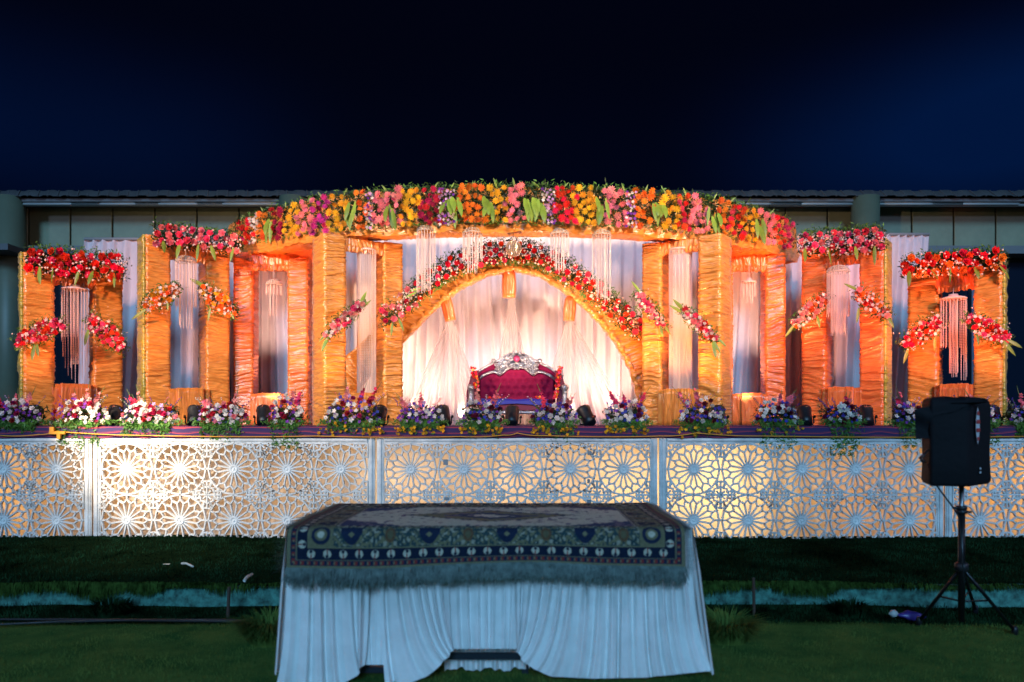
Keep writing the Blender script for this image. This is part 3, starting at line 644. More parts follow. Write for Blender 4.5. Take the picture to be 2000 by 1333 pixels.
def fan(px, py, bx0, bx1, by, Y, label, folds=6, k2=120):
    t0 = at(px, py, Y); V = []; nv = 24
    for i in range(k2):
        u = i/(k2-1)
        for j in range(nv):
            v = j/(nv-1); w = 8*(1-v)
            x = (px+(u-.5)*w)*(1-v)+(bx0+(bx1-bx0)*u)*v; sp_ = v**.9
            b_ = at(x, py+(by-py)*v, Y); b_[1] += .09*(math.sin(u*PI*2*folds+.7*math.sin(u*9))+.4*math.sin(u*PI*2*folds*2.3))*sp_*.7+.25*sp_-.0
            V.append(b_)
    return tag(mk('voile_fan', V, grid_faces(k2, nv), M_SHEER), label, 'sheer drape', 'voile fans gathered under the tassels')
fan(880, 620, 772, 958, 836, 11.05, 'sheer pink white drape fanning out below the left tassel')
fan(998, 578, 948, 1056, 836, 11.05, 'sheer drape fanning out below the top tassel behind the sofa', 6)
fan(1111, 620, 1040, 1252, 836, 11.05, 'sheer pink white drape fanning out below the right tassel')

# ------------------------------------------------------------------ curtains
def cur(px0, px1, pb0, pb1, py, Y, pl, label, amp=.06, sd=0):
    a, b2, c2, d2 = at(px0, py, Y)[0], at(px1, py, Y)[0], at(pb0, py, Y)[0], at(pb1, py, Y)[0]
    o = curtain('backdrop_curtain', a, b2, c2, d2, Y, zz(py, Y), STG+.005, pl, amp, M_WHITE, sd=sd); tag(o, label, 'curtain', 'white backdrop curtains')
    return o
cur(600, 1262, 600, 1262, 461, 12.0, 27, 'wide white curtain behind the arch and throne sofa')
cur(447, 623, 447, 623, 470, 12.05, 10, 'white curtain behind the orange gate left of the canopy posts', sd=1)
cur(1262, 1568, 1262, 1570, 470, 12.05, 14, 'white curtain behind the orange gate right of the canopy posts', sd=2)
cur(165, 450, 146, 450, 468, 12.2, 13, 'lavender white curtain behind the two gates at left', sd=3)
cur(1560, 1815, 1560, 1782, 459, 12.2, 12, 'white curtain behind the two gates at right', sd=4)
# coarse patch of gathered cloth on the backdrop rail
pr = MB()
for px0, px1, py, Y in ((600, 1262, 460, 12.0), (165, 450, 467, 12.2), (1560, 1815, 458, 12.2)):
    pr.tube([at(px0, py, Y), at(px1, py, Y)], .025, 8)
    for px in (px0+4, px1-4): q = at(px, py, Y+.08); pr.tube([(q[0], q[1], STG), q], .025, 8)
tag(pr.build('curtain_rail', M_PIPE, None, True), 'steel pipe rails carrying the white backdrop curtains', 'curtain rail')

# ------------------------------------------------------------------ flowers
def petal(L, w, cup, base=0., nseg=2):
    """strip petal along +x lifted by cup; returns V,F"""
    V = []; 
    for i in range(nseg+1):
        t_ = i/nseg; ww = w*math.sin(PI*min(.92, .18+.72*t_)); z = cup*t_*t_+base
        V += [(L*t_, -ww, z+.15*w), (L*t_, ww, z+.15*w)]
    return np.array(V), [(2*i, 2*i+2, 2*i+3, 2*i+1) for i in range(nseg)]
def rotz(V, a): c, s = math.cos(a), math.sin(a); return V @ np.array(((c, s, 0), (-s, c, 0), (0, 0, 1)))
def flower(name, rings, core, m):
    mb = MB()
    for (n, L, w, cup, r0, z0) in rings:
        for i in range(n):
            V, Fc = petal(L, w, cup); V = V+np.array((r0, 0, z0)); V[:, 2] += .04*math.sin(i*2.7); V = rotz(V, 2*PI*(i+.5*(z0 > 0))/n+.12*math.sin(i*5))
            mb.add(V @ Rf.T, Fc)
    if core: 
        r, z = core; mb.lathe([(r, z*.2), (r*.9, z*.7), (r*.4, z)], (0, 0, 0), 7, Rf)
    return mb.data(name, m)
FL = {}
for k, m in FC.items():
    FL['rose', k] = flower('rose', [(6, .85, .52, .25, .12, -.05), (5, .62, .42, .55, .12, .10), (4, .36, .30, .6, .08, .25)], (.2, .75), m)
    FL['gerbera', k] = flower('gerbera', [(11, .90, .17, .12, .08, 0), (9, .62, .15, .28, .08, .08), (6, .36, .13, .32, .04, .15)], (.18, .3), m)
    FL['blossom', k] = flower('blossom', [(5, .9, .42, .35, .05, 0), (4, .5, .3, .5, .05, .1)], (.15, .45), m)
def leafmesh(name, L, w, m, droop=.4, n=6):
    V = []
    for i in range(n+1):
        t_ = i/n; ww = w*math.sin(PI*min(1, .08+t_*.92))**.8; x = 0; z = -L*t_; y = -droop*L*math.sin(t_*PI*.55)*.6
        V += [(-ww, y+.25*ww, z), (0, y, z), (ww, y+.25*ww, z)]
    Fc = []
    for i in range(n): Fc += [(3*i, 3*i+1, 3*i+4, 3*i+3), (3*i+1, 3*i+2, 3*i+5, 3*i+4)]
    return mesh(name, V, Fc, m)
LEAF = [leafmesh('leaf', .26, .030, M_LEAF), leafmesh('leaf', .22, .034, M_LEAF, .7), leafmesh('leaf', .28, .024, M_LEAF, .2)]
LEAFS = [leafmesh('leaf', .24, .022, M_LEAF, .15)]
def foliage(parent, pts, rad, n, m, size=.03, name='foliage'):
    """leaf-sized faces spread round the given points"""
    pts = np.asarray(pts); c = pts[RNG.integers(0, len(pts), n)]; rad = np.asarray(rad)
    P_ = c+RNG.normal(0, 1, (n, 3))*rad*.6; s = size*RNG.uniform(.5, 1.3, n)
    a = RNG.normal(0, 1, (n, 3)); a /= np.linalg.norm(a, axis=1)[:, None]; b_ = np.cross(a, RNG.normal(0, 1, (n, 3))); b_ /= np.linalg.norm(b_, axis=1)[:, None]
    a = a*s[:, None]; b_ = b_*s[:, None]*.28
    V = np.stack([P_-a, P_+b_, P_+a, P_-b_], 1).reshape(-1, 3); i = np.arange(n)*4
    o = mk(name, V, np.stack([i, i+1, i+2, i+3], 1), m, parent, False); o['kind'] = 'stuff'; return o
def sprinkle(parent, P_, m, size, name='filler_blossoms'):
    """tiny blossoms, uncountable: one joined mesh"""
    n = len(P_); s = size*RNG.uniform(.6, 1.3, n); V = []; 
    oct_ = np.array(((1, 0, 0), (-1, 0, 0), (0, 1, 0), (0, -1, 0), (0, 0, 1), (0, 0, -1.))); f = np.array(((0, 2, 4), (2, 1, 4), (1, 3, 4), (3, 0, 4), (2, 0, 5), (1, 2, 5), (3, 1, 5), (0, 3, 5)))
    Q = np.asarray(P_)[:, None, :]+oct_[None]*s[:, None, None]*RNG.uniform(.6, 1.2, (n, 6, 1)); Fc = (f[None]+np.arange(n)[:, None, None]*6).reshape(-1, 3)
    o = mk(name, Q.reshape(-1, 3), Fc, m, parent, False); o['kind'] = 'stuff'; return o
def fr_(spread=.5, base=(0, 0, 0)): return (base[0]+random.gauss(0, spread*.6), random.uniform(-PI, PI), base[2]+random.gauss(0, spread*.6))
def put(kind, colr, p, r, parent, spread=.5, base=(0, 0, 0)):
    # own-axis spin then tilt, mesh faces -Y
    e = (Euler((base[0]+random.gauss(0, spread*.6), 0, base[2]+random.gauss(0, spread*.6))).to_matrix() @ Euler((0, random.uniform(-PI, PI), 0)).to_matrix()).to_euler()
    return inst(kind, FL[kind, colr], p, e, r*random.uniform(.85, 1.15), parent)
def poisson(fn, n, dmin):
    out = []; tries = 0
    while len(out) < n and tries < n*40:
        tries += 1; q = fn()
        if all((q[0]-o[0])**2+(q[1]-o[1])**2 > dmin*dmin for o in out): out.append(q)
    return out

def header_garland(label, x0, x1, yt0, yb0, yt1, yb1, Y0, Y1, cols, wcol, n, kind='rose', r=.045, group='rose garlands on the gate tops', bigleaf=5):
    """garland along a gate top; pixel extents of its body"""
    c = at((x0+x1)/2, (yt0+yb1)/2+30, (Y0+Y1)/2); t_ = thing('rose_garland', label, 'flower garland', c, group)
    def P_(u, v, dy=0): Y = Y0+(Y1-Y0)*u; return at(x0+(x1-x0)*u, (yt0+(yt1-yt0)*u)*(1-v)+(yb0+(yb1-yb0)*u)*v, Y+dy)
    core = [P_(u, v, -.02) for u in np.linspace(.02, .98, 40) for v in (.3, .55, .8)]
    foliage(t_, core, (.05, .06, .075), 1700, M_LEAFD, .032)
    top = [P_(u, .06, -.02) for u in np.linspace(.05, .95, 50)]; foliage(t_, top, (.04, .05, .05), 420, M_FERN, .028)
    W = abs(x1-x0); Hh = yb0-yt0
    for (a, v) in poisson(lambda: (random.uniform(6, W-6), random.uniform(.12, .92)*Hh), n, 13):
        put(kind, random.choice(cols), P_(a/W, v/Hh, -.13+random.uniform(-.03, .03)), r*1.08, t_, .5)
    sp_ = [P_(random.random(), min(1.08, max(.0, random.gauss(.62, .28))), -.14+random.uniform(-.04, .05)) for _ in range(int(n*3.2))]
    sprinkle(t_, sp_, wcol, .018)
    for i in range(bigleaf):
        u = (i+.5+random.uniform(-.2, .2))/bigleaf; inst('leaf', random.choice(LEAF), P_(u, .75, -.16), (random.uniform(-.2, .1), random.uniform(-.35, .35), random.uniform(-.6, .6)), random.uniform(.75, 1.0), t_)
    return t_
WH = FC['white']
header_garland('red rose garland with white filler on the far left gate', 50, 248, 478, 532, 497, 548, 9.9, 10.5, ['red', 'red', 'red', 'rose'], WH, 46, r=.052)
header_garland('pink rose garland on the tall gate second from left', 299, 470, 434, 480, 455, 495, 10.1, 10.65, ['pink', 'rose', 'rose', 'pink'], WH, 44, r=.047)
header_garland('pink rose garland on the tall gate second from right', 1558, 1728, 452, 497, 440, 492, 10.65, 10.1, ['rose', 'pink', 'rose'], WH, 60, r=.046, bigleaf=4)
header_garland('red rose garland on the far right gate', 1760, 1966, 500, 540, 482, 530, 10.5, 9.9, ['red', 'red', 'orange', 'red'], WH, 44, r=.052)

def spray(label, x0, y0, x1, y1, Y, wd, cols, n, r=.042, leaves=(), white=.8, group='diagonal flower sprays on the posts', wcol='white', yoff=-.06):
    """diagonal spray from (x0,y0) to (x1,y1), half-width wd px"""
    c = at((x0+x1)/2, (y0+y1)/2, Y); t_ = thing('flower_spray', label, 'flower spray', c, group)
    L = math.hypot(x1-x0, y1-y0); ux, uy = (x1-x0)/L, (y1-y0)/L
    def P_(a, b_, dy=0): return at(x0+ux*a-uy*b_, y0+uy*a+ux*b_, Y+dy)
    def wf(a): return wd*(.45+.55*math.sin(PI*min(1, max(0, a/L))))
    core = [P_(a, b_*wf(a), 0) for a in np.linspace(0, L, 22) for b_ in (-.5, 0, .5)]
    foliage(t_, core, (.045, .05, .045), 700, M_LEAFD, .028); foliage(t_, [P_(a, b_*wf(a)*1.1, -.03) for a in np.linspace(-.08*L, 1.08*L, 24) for b_ in (-1, 1)], (.04, .05, .04), 220, M_FERN, .026)
    def rnd():
        a = random.uniform(0, L); return (a, random.uniform(-1, 1)*wf(a)*.8)
    for (a, b_) in poisson(rnd, n, 9.0):
        k = random.choice(cols); put('rose' if random.random() < .7 else 'gerbera', k, P_(a, b_, yoff-.05+random.uniform(-.03, .03)), r, t_, .6)
    for (a, b_) in poisson(rnd, int(n*white), 7): put('blossom', wcol, P_(a, b_*1.25, yoff-.06+random.uniform(-.03, .03)), r*.62, t_, .7)
    sprinkle(t_, [P_(random.uniform(-.05, 1.05)*L, random.gauss(0, .7)*wf(L/2), yoff-.05+random.uniform(-.05, .05)) for _ in range(n*3)], FC[wcol], .010)
    for (a, b_, ang, s) in leaves:      # position along/across px, picture angle of the tip (deg, 0 = down, + = right), scale
        inst('leaf', random.choice(LEAFS+LEAF[:1]), P_(a, b_, -.10), (0, -math.radians(ang), 0), s, t_)
    return t_
PK = ['rose', 'pink', 'red', 'rose']; OR = ['orange', 'yellow', 'orange']
spray('red and pink spray on the left post of the far left gate', 33, 668, 122, 632, 9.85, 20, ['rose', 'rose', 'red'], 26, leaves=((30, 18, 0, .85), (10, 5, -35, .6), (35, 18, 15, .7)))
spray('red and pink spray on the right post of the far left gate', 176, 622, 240, 680, 10.35, 21, ['rose', 'red', 'rose'], 26, leaves=((12, 18, -5, .9), (60, 0, 25, .5)))
spray('orange and white spray on the left post of the pink topped left gate', 282, 600, 346, 562, 10.05, 17, OR, 22, leaves=((2, 5, -52, 1.0), (45, 12, 5, .6)), white=1.2)
spray('orange and white spray on the right post of the pink topped left gate', 394, 562, 458, 614, 10.45, 18, OR, 24, leaves=((6, -6, -118, .9), (38, 20, -8, .8), (70, 0, 30, .6)), white=1.1)
spray('slim pink spray slanting across the post left of the arch', 637, 656, 708, 592, 9.55, 11, ['pink', 'rose', 'salmon'], 20, leaves=((88, 0, 150, .75), (86, 6, 128, .7), (2, 4, -20, .8), (4, -3, -40, .6)), white=1.0)
spray('slim pink spray slanting down the post right of the arch', 1335, 606, 1396, 664, 9.6, 12, ['rose', 'red', 'pink'], 24, leaves=((2, 0, -132, .8), (0, 5, -115, .7), (80, 2, 28, .9), (84, 6, 8, .85), (80, -6, 45, .8)), white=.9)
spray('pink spray at the right foot of the arch garland', 1246, 575, 1296, 636, 10.0, 12, ['rose', 'pink', 'rose'], 22, leaves=((0, -6, -140, .8), (72, 4, 10, .7), (74, -3, 30, .8)), white=.8)
spray('orange and cream spray on the left post of the pink topped right gate', 1552, 634, 1614, 580, 10.45, 16, ['salmon', 'orange', 'salmon'], 20, leaves=((0, 0, -38, .95), (45, 16, 4, .7)), white=1.2)
spray('orange red spray on the right post of the pink topped right gate', 1674, 570, 1734, 618, 10.0, 17, ['orange', 'salmon', 'red', 'orange'], 26, leaves=((0, -4, -112, .9), (22, 22, -10, .9), (76, 0, 20, .7)), white=1.0)
spray('red spray on the left post of the far right gate', 1764, 674, 1838, 624, 10.35, 20, ['red', 'rose', 'red'], 26, leaves=((6, 10, -20, 1.0), (60, 22, -4, .8)), white=1.0)
spray('red spray on the right post of the far right gate', 1890, 622, 1968, 664, 9.85, 18, ['red', 'rose', 'red'], 28, leaves=((80, 4, 35, 1.1), (86, 0, 55, .8), (30, 18, 0, .6)), white=.8)

# garland over the arch
ga = [(752, 624), (800, 582), (850, 541), (900, 513), (950, 497), (1000, 491), (1050, 498), (1100, 524), (1150, 560), (1200, 603), (1250, 648)]
gx = np.array([g[0] for g in ga]); gy = np.array([g[1] for g in ga]); YG = 10.66
t_ = thing('arch_garland', 'arched garland of red roses and tiny white blossoms over the orange arch', 'flower garland', at(1000, 500, YG))
def AP(x, off, dy=0):
    y = np.interp(x, gx, gy); sl = np.interp(x+4, gx, gy)-np.interp(x-4, gx, gy); L = math.hypot(8, sl); return at(x+off*sl/L, y-off*8/L, np.interp(x, [740, 800, 860], [10.0, 10.4, YG])+dy)
core = [AP(x, o, .02) for x in np.linspace(748, 1252, 150) for o in (-12, 0, 13)]
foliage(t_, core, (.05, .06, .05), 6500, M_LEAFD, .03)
foliage(t_, [AP(x, 22, .02) for x in np.linspace(760, 1245, 150)], (.05, .05, .05), 1200, M_FERN, .026); foliage(t_, [AP(x, -21, -.03) for x in np.linspace(790, 1245, 150)], (.04, .04, .03), 900, M_FERN, .026)
ct = 0
for (a, b_) in poisson(lambda: (random.uniform(750, 1252), random.uniform(-17, 19)), 190, 12):
    k = random.choice(['red', 'red', 'red', 'red', 'rose']) if a > 812 else random.choice(['pink', 'salmon', 'rose', 'crimson'])
    put('rose', k, AP(a, b_, -.09+random.uniform(-.04, .03)), .043, t_, .5)
sprinkle(t_, [AP(random.uniform(750, 1252), random.gauss(0, 13), -.11+random.uniform(-.05, .05)) for _ in range(480)], WH, .016)
sprinkle(t_, [AP(random.gauss(1000, 60), random.uniform(18, 34), -.02+random.uniform(-.05, .05)) for _ in range(110)], WH, .009, 'baby_breath')
for x, o, ang in ((757, -14, -4), (768, -16, 22), (795, 6, 115), (806, 10, 105)): inst('leaf', LEAFS[0], AP(x, o, -.1), (0, -math.radians(ang), 0), .8, t_)

# canopy garland: blocks of one colour
t_ = thing('canopy_garland', 'long band of multicoloured flower blocks along the front of the canopy', 'flower garland', (0, 9.6, 4.1))
BL = [(456, 476, 'crimson'), (474, 492, 'red'), (488, 504, 'white'), (503, 520, 'orange'), (519, 531, 'L'), (530, 556, 'crimson'), (556, 582, 'yellow'), (581, 610, 'pink'), (609, 643, 'magenta'), (642, 674, 'yellow'),
      (673, 697, 'L'), (696, 716, 'orange'), (713, 728, 'lilac'), (727, 782, 'pink'), (753, 768, 'L'), (782, 820, 'yellow'), (819, 858, 'crimson'), (857, 887, 'lilac'), (868, 897, 'L'), (892, 944, 'orange'), (942, 962, 'L'),
      (960, 990, 'yellow'), (989, 1022, 'pink'), (1022, 1060, 'L'), (1058, 1084, 'lilac'), (1083, 1124, 'red'), (1122, 1166, 'yellow'), (1162, 1186, 'L'), (1180, 1226, 'pink'), (1224, 1243, 'lilac'), (1240, 1276, 'orange'),
      (1273, 1298, 'L'), (1294, 1328, 'yellow'), (1326, 1352, 'red'), (1350, 1385, 'pink'), (1382, 1406, 'L'), (1403, 1427, 'orange'), (1425, 1456, 'red'), (1452, 1476, 'yellow'), (1475, 1492, 'L'), (1488, 1518, 'pink'),
      (1514, 1536, 'red'), (1528, 1548, 'rose')]
def CP(px, v, dy=0):
    px = min(max(px, 456), 1548); D = float(canD(px)); return at(px, np.interp(px, cx_[:1]+cx_, [820-386+0]+[820-h for h in ch_])+2+v*np.interp(px, [456, 560, 640, 1420, 1500, 1548], [50, 60, 68, 68, 60, 50]), D-.06+dy) if True else None
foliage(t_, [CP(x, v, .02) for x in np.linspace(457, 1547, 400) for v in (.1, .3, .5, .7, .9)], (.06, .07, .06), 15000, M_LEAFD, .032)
foliage(t_, [CP(x, .0, .05) for x in np.linspace(470, 1540, 300)], (.06, .08, .04), 1100, M_FERN, .03)
foliage(t_, [CP(x, 1.04, -.02) for x in np.linspace(470, 1540, 300)], (.05, .04, .03), 1500, M_FERN, .025)
cnt = 0; extra = {}
for bi, (a, b_, k) in enumerate(BL):
    w = b_-a
    if k == 'L':
        for i in range(max(3, int(w/5))):
            inst('leaf', random.choice(LEAF), CP(a+w*(i+.5)/max(3, int(w/5)), random.uniform(.25, .55), -.13-random.uniform(0, .05)), (random.uniform(-.2, .05), random.uniform(-.16, .16), random.uniform(-.4, .4)), random.uniform(.95, 1.25), t_)
        continue
    dens = {'lilac': 6., 'white': 6.5}.get(k, 11.0); pts = poisson(lambda: (random.uniform(a, b_), random.uniform(.0, 1.03)*66), int(w*66/(dens*dens)*.85), dens*.86)
    for (x, y) in pts:
        c_ = k if random.random() > .06 else {'pink': 'salmon', 'yellow': 'yellow', 'orange': 'salmon', 'crimson': 'magenta', 'red': 'rose', 'magenta': 'crimson', 'lilac': 'purple', 'white': 'lilac', 'rose': 'pink'}[k]
        if k == 'lilac': put('blossom', random.choice(['lilac', 'purple', 'white', 'lilac']), CP(x, y/66+.06, -.16+random.uniform(-.05, .04)), .022, t_, .7)
        else: put('gerbera', c_, CP(x+4*math.sin(y*.12+bi*2), y/66, -.13+random.uniform(-.05, .04)), (.046*random.uniform(.85, 1.2) if k != 'white' else .028), t_, .55)
for i in range(26): x = 470+i*41.5+random.uniform(-8, 8); inst('leaf', LEAFS[0], CP(x, .1, .0), (0, PI+random.uniform(-.9, .9), 0), random.uniform(.35, .6), t_)

# ------------------------------------------------------------------ bead chandeliers
STR = {}
def strand(L):
    k = max(1, int(round(L/.05)))
    if k not in STR:
        L2 = k*.05; n = int(L2/.011); z = -np.arange(n+1)*L2/n; r = np.where(np.arange(n+1) % 2, .0062, .0022); a = np.arange(4)*PI/2
        V = np.stack([r[:, None]*np.cos(a), r[:, None]*np.sin(a), z[:, None]*np.ones(4)], -1).reshape(-1, 3); STR[k] = mesh('bead_strand', V, grid_faces(n+1, 4, True), M_BEAD)
    return STR[k]
def chand(label, px, py, Y, wpx, lens, dome=True, cord=30, m=M_BEAD, flat=False, two=None, dens=.8):
    """ring centre at pixel; lens(q) gives strand length in px for the angle q"""
    c = at(px, py, Y); r = wpx/2*Y/F; t_ = thing('bead_chandelier', label, 'chandelier', c, 'hanging bead chandeliers')
    mb = MB(); k = 28; mb.tube([c+np.array((r*math.cos(2*PI*i/k), r*math.sin(2*PI*i/k), 0)) for i in range(k+1)], .008, 6, False)
    if flat: mb.lathe([(r*.35, .06), (r*.4, .035), (r, .012), (r, .0)], c, 20)
    mb.build('ring', M_CRYST if not flat else M_BEAD, t_, True)
    if dome:
        dm = MB(); h = r*.62
        for i in range(16):
            q = 2*PI*i/16; dm.tube([c+np.array((r*math.cos(s_)*math.cos(q), r*math.cos(s_)*math.sin(q), h*math.sin(s_))) for s_ in np.linspace(0, PI/2*.98, 7)], [.008, .006, .008, .006, .008, .006, .008], 4, False)
        for s_ in (.35, .75, 1.1): dm.tube([c+np.array((r*math.cos(s_)*math.cos(2*PI*i/20), r*math.cos(s_)*math.sin(2*PI*i/20), h*math.sin(s_))) for i in range(21)], .006, 4, False)
        dm.build('dome', M_CRYST, t_, True)
    top = c[2]+(r*.62 if dome else .03)
    mb = MB(); mb.tube([(c[0], c[1], top-.01), (c[0], c[1], top+cord*Y/F)], .004, 5); mb.build('cord', M_BEAD, t_)
    n = int(26*dens*(wpx/40)**.5)
    for i in range(n):
        q = 2*PI*i/n; L = lens(q)*Y/F
        inst('bead_strand', strand(L), c+np.array((r*math.cos(q), r*math.sin(q)*.9, 0)), (0, 0, random.uniform(0, 1)), 1, t_)
    if two:
        r2 = r*two[0]; n2 = int(n*.6)
        for i in range(n2):
            q = 2*PI*i/n2; inst('bead_strand', strand(two[1]*random.uniform(.96, 1.03)*Y/F), c+np.array((r2*math.cos(q), r2*math.sin(q), 0)), (0, 0, random.uniform(0, 1)), 1, t_)
    return t_
chand('spiral bead chandelier in the opening of the far left gate', 146, 566, 10.3, 46, lambda q: 96+84*max(0, math.cos(q-1.9))**.8, dome=False, flat=True, cord=16, two=(.3, 150))
chand('bead chandelier in the opening of the pink topped left gate', 363, 512, 10.3, 38, lambda q: 88+random.uniform(-4, 4), cord=10, two=(.62, 128))
chand('tiered bead chandelier in the orange gate left of the arch', 535, 556, 10.95, 30, lambda q: 22, dome=True, cord=34, two=(.55, 60), dens=.7)
chand('long bead curtain hanging beside the arch at left', 716, 490, 10.1, 36, lambda q: 300+random.uniform(-6, 6), dome=False, flat=True, cord=4, dens=1.1)
chand('bead chandelier hanging from the canopy, leftmost over the arch', 832, 452, 9.75, 36, lambda q: 92+34*math.cos(q*1.0+2.2), cord=6, two=(.5, 118))
chand('short bead chandelier hanging left of the mirror ball', 923, 456, 9.7, 38, lambda q: 52+random.uniform(-3, 3), cord=6, two=(.5, 74))
chand('short bead chandelier hanging right of the mirror ball', 1093, 458, 9.7, 36, lambda q: 48+random.uniform(-3, 3), cord=6, two=(.5, 72))
chand('bead chandelier hanging from the canopy, rightmost over the arch', 1175, 460, 9.75, 36, lambda q: 96+34*math.cos(q+1), cord=6, two=(.5, 124))
chand('long bead curtain hanging beside the arch at right', 1329, 489, 10.1, 44, lambda q: 306+random.uniform(-6, 6), dome=False, flat=True, cord=4, dens=1.9)
chand('small bead chandelier in the orange gate right of the arch', 1463, 552, 10.95, 26, lambda q: 30, dome=False, flat=True, cord=28, two=(.5, 44), dens=.7)
chand('domed bead chandelier in the opening of the pink topped right gate', 1637, 532, 10.3, 42, lambda q: 84+random.uniform(-4, 4), cord=8, two=(.62, 122), dens=1.3)
chand('spiral bead chandelier in the opening of the far right gate', 1862, 584, 10.3, 46, lambda q: 92+70*max(0, math.cos(q-5.2)), dome=False, flat=True, cord=16, two=(.3, 150))
c = at(1003, 486, 9.75); t_ = thing('mirror_ball', 'round crystal ball hanging in front of the arch garland', 'ball ornament', c); mb = MB(); r = 14.5*9.75/F
for i in range(12):
    q = PI*(i+.5)/12
    for j in range(max(4, int(22*math.sin(q)))):
        a = 2*PI*j/max(4, int(22*math.sin(q))); d_ = np.array((math.sin(q)*math.cos(a), math.sin(q)*math.sin(a), math.cos(q))); mb.box(c+d_*r, (.016, .016, .016), rz=a)
mb.lathe([(.001, -r*.93), (r*.5, -r*.8), (r*.93, 0), (r*.5, r*.8), (.001, r*.93)], c, 14); mb.build('ball', mat('crystal_facets', (.50, .36, .24), .15, spec=1, metal=.25), t_); mb = MB(); mb.tube([c+np.array((0, 0, r)), c+np.array((0, 0, .24))], .004, 5); mb.lathe([(.01, r), (.016, r+.04), (.004, r+.07)], c, 8); mb.build('cord', M_BEAD, t_)

# ------------------------------------------------------------------ throne sofa
YS = 10.5
M_SILV = mat('silver_leaf', (.34, .36, .40), .30, metal=.85, bump=1.0, bscale=(70, 70, 70)); M_VEL = mat('magenta_velvet', (.15, .003, .035), .75, spec=.12, sheen=0, var=.15, vscale=8); M_VELD = mat('maroon_velvet', (.10, .004, .03), .7, sheen=.1)
M_BLUE = mat('blue_cloth', (.004, .008, .24), .6, sheen=.05); M_GEM = mat('button_gem', (.9, .88, .9), .1, metal=.6)
SO = thing('throne_sofa', 'silver framed wedding sofa with buttoned magenta velvet back', 'sofa', at(1009, 831, YS))
def sp3(x, y, dy=0): return at(x, y, YS+dy)
topx = [933, 944, 958, 967, 976, 984, 993, 1001, 1009, 1017, 1025, 1034, 1042, 1051, 1060, 1074, 1085]; topy = [744, 735, 729, 728, 734, 728, 720, 719, 719, 719, 720, 728, 734, 728, 729, 735, 744]
nu, nv = 130, 50; V = []; btn = []
rows = [(731, [995, 1009, 1023]), (733, [962, 1054]), (745.5, [970, 985, 1000, 1015, 1029, 1044, 1059, 1073, 956]), (759.5, [964, 979, 993, 1008, 1023, 1037, 1052, 1066, 950]), (773.5, [956, 985, 1000, 1014, 1029, 1045, 1060, 970, 1073])]
btn = [(x, y) for y, xs_ in rows for x in xs_]
B_ = np.array(btn)
for i in range(nu):
    x = 933+(1085-933)*i/(nu-1); ty = np.interp(x, topx, topy)
    for j in range(nv):
        y = ty+(787-ty)*j/(nv-1); dd = np.sqrt(((B_-np.array((x, y)))**2).sum(1)).min(); ed = min(1, j/3, (x-933)/5, (1085-x)/5)
        V.append(sp3(x, y, .30-.04*min(1, dd/8)**.6*ed-.03*ed))
mk('backrest', V, grid_faces(nu, nv), M_VEL, SO)
mb = MB()
for (x, y) in btn:
    if y > np.interp(x, topx, topy)+2: mb.lathe([(.009, 0), (.007, .008), (.002, .011)], sp3(x, y, .285), 7, Rf)
mb.build('buttons', M_GEM, SO)['kind'] = 'stuff'
mb = MB(); mb.tube([sp3(x, y-1.5, .24) for x, y in zip(topx, topy)], .020, 8); mb.build('inner_rail', M_SILV, SO, True)
outer = [(929, 732), (933, 727), (944, 720), (956, 713), (966, 707), (975, 704), (985, 697), (995, 692), (1009, 689), (1023, 692), (1033, 697), (1043, 704), (1052, 707), (1062, 713), (1074, 719), (1085, 727), (1089, 732)]
mb = MB(); mb.tube([sp3(x, y, .27) for x, y in outer], [.012, .016, .018, .018, .02, .018, .016, .014, .016, .014, .016, .018, .02, .018, .018, .016, .012], 8)
for x in (964, 1054): mb.lathe([(.002, -.03), (.03, -.01), (.036, .015), (.02, .035)], sp3(x, 706, .25), 10)
mb.build('outer_rail', M_SILV, SO, True)
nq = 40; V = []
for i in range(nq):                                           # upholstery between the two rails
    x = 931+(1087-931)*i/(nq-1); y0 = np.interp(x, [o[0] for o in outer], [o[1] for o in outer]); y1 = np.interp(x, topx, topy)
    for j in range(4): V.append(sp3(x, y0+(y1-y0)*j/3, .285-.02*math.sin(PI*j/3)))
mk('upper_panel', V, grid_faces(nq, 4), M_VEL, SO)
mb = MB()                                                     # carved crest: scrolls
def scroll(x, y, r0, s_, a0, turns=1.3):
    pts = []
    for k in range(16):
        tt_ = k/15; a = a0+s_*turns*2*PI*tt_; r_ = r0*(1-.82*tt_); pts.append(sp3(x+r_*math.cos(a), y-r_*math.sin(a), .20+.01*math.sin(k)))
    mb.tube(pts, [.013-.006*k/15 for k in range(16)], 6)
for s_ in (-1, 1):
    for (dx, y, r_, a0) in ((12, 702, 6.5, 0), (20, 706, 6, 1), (27, 711, 6, 2), (14, 713, 6, 3), (34, 718, 5, .5), (22, 719, 5, 1.5), (6, 714, 4, 0), (29, 724, 4.5, 4), (36, 727, 4, 2), (8, 695, 4, 2), (17, 698, 4, 4), (40, 712, 4, 3), (33, 730, 3.5, 1), (4, 719, 3.5, 1), (38, 722, 3.5, 0)):
        scroll(1009+s_*dx, y, r_, s_, a0 if s_ > 0 else PI-a0)
for x, y in ((1009, 690), (1003, 692), (1015, 692)): mb.lathe([(.002, -.03), (.028, -.008), (.03, .012), (.012, .03), (.016, .038), (.003, .055)], sp3(x, y, .22), 9)
mb.build('crest', M_SILV, SO, True)
V = [sp3(1009+x, y, .262) for x, y in ((-40, 712), (-30, 703), (-20, 698), (-8, 693), (8, 693), (20, 698), (30, 703), (40, 712), (38, 727), (30, 732), (20, 724), (12, 718), (-12, 718), (-20, 724), (-30, 732), (-38, 727))]
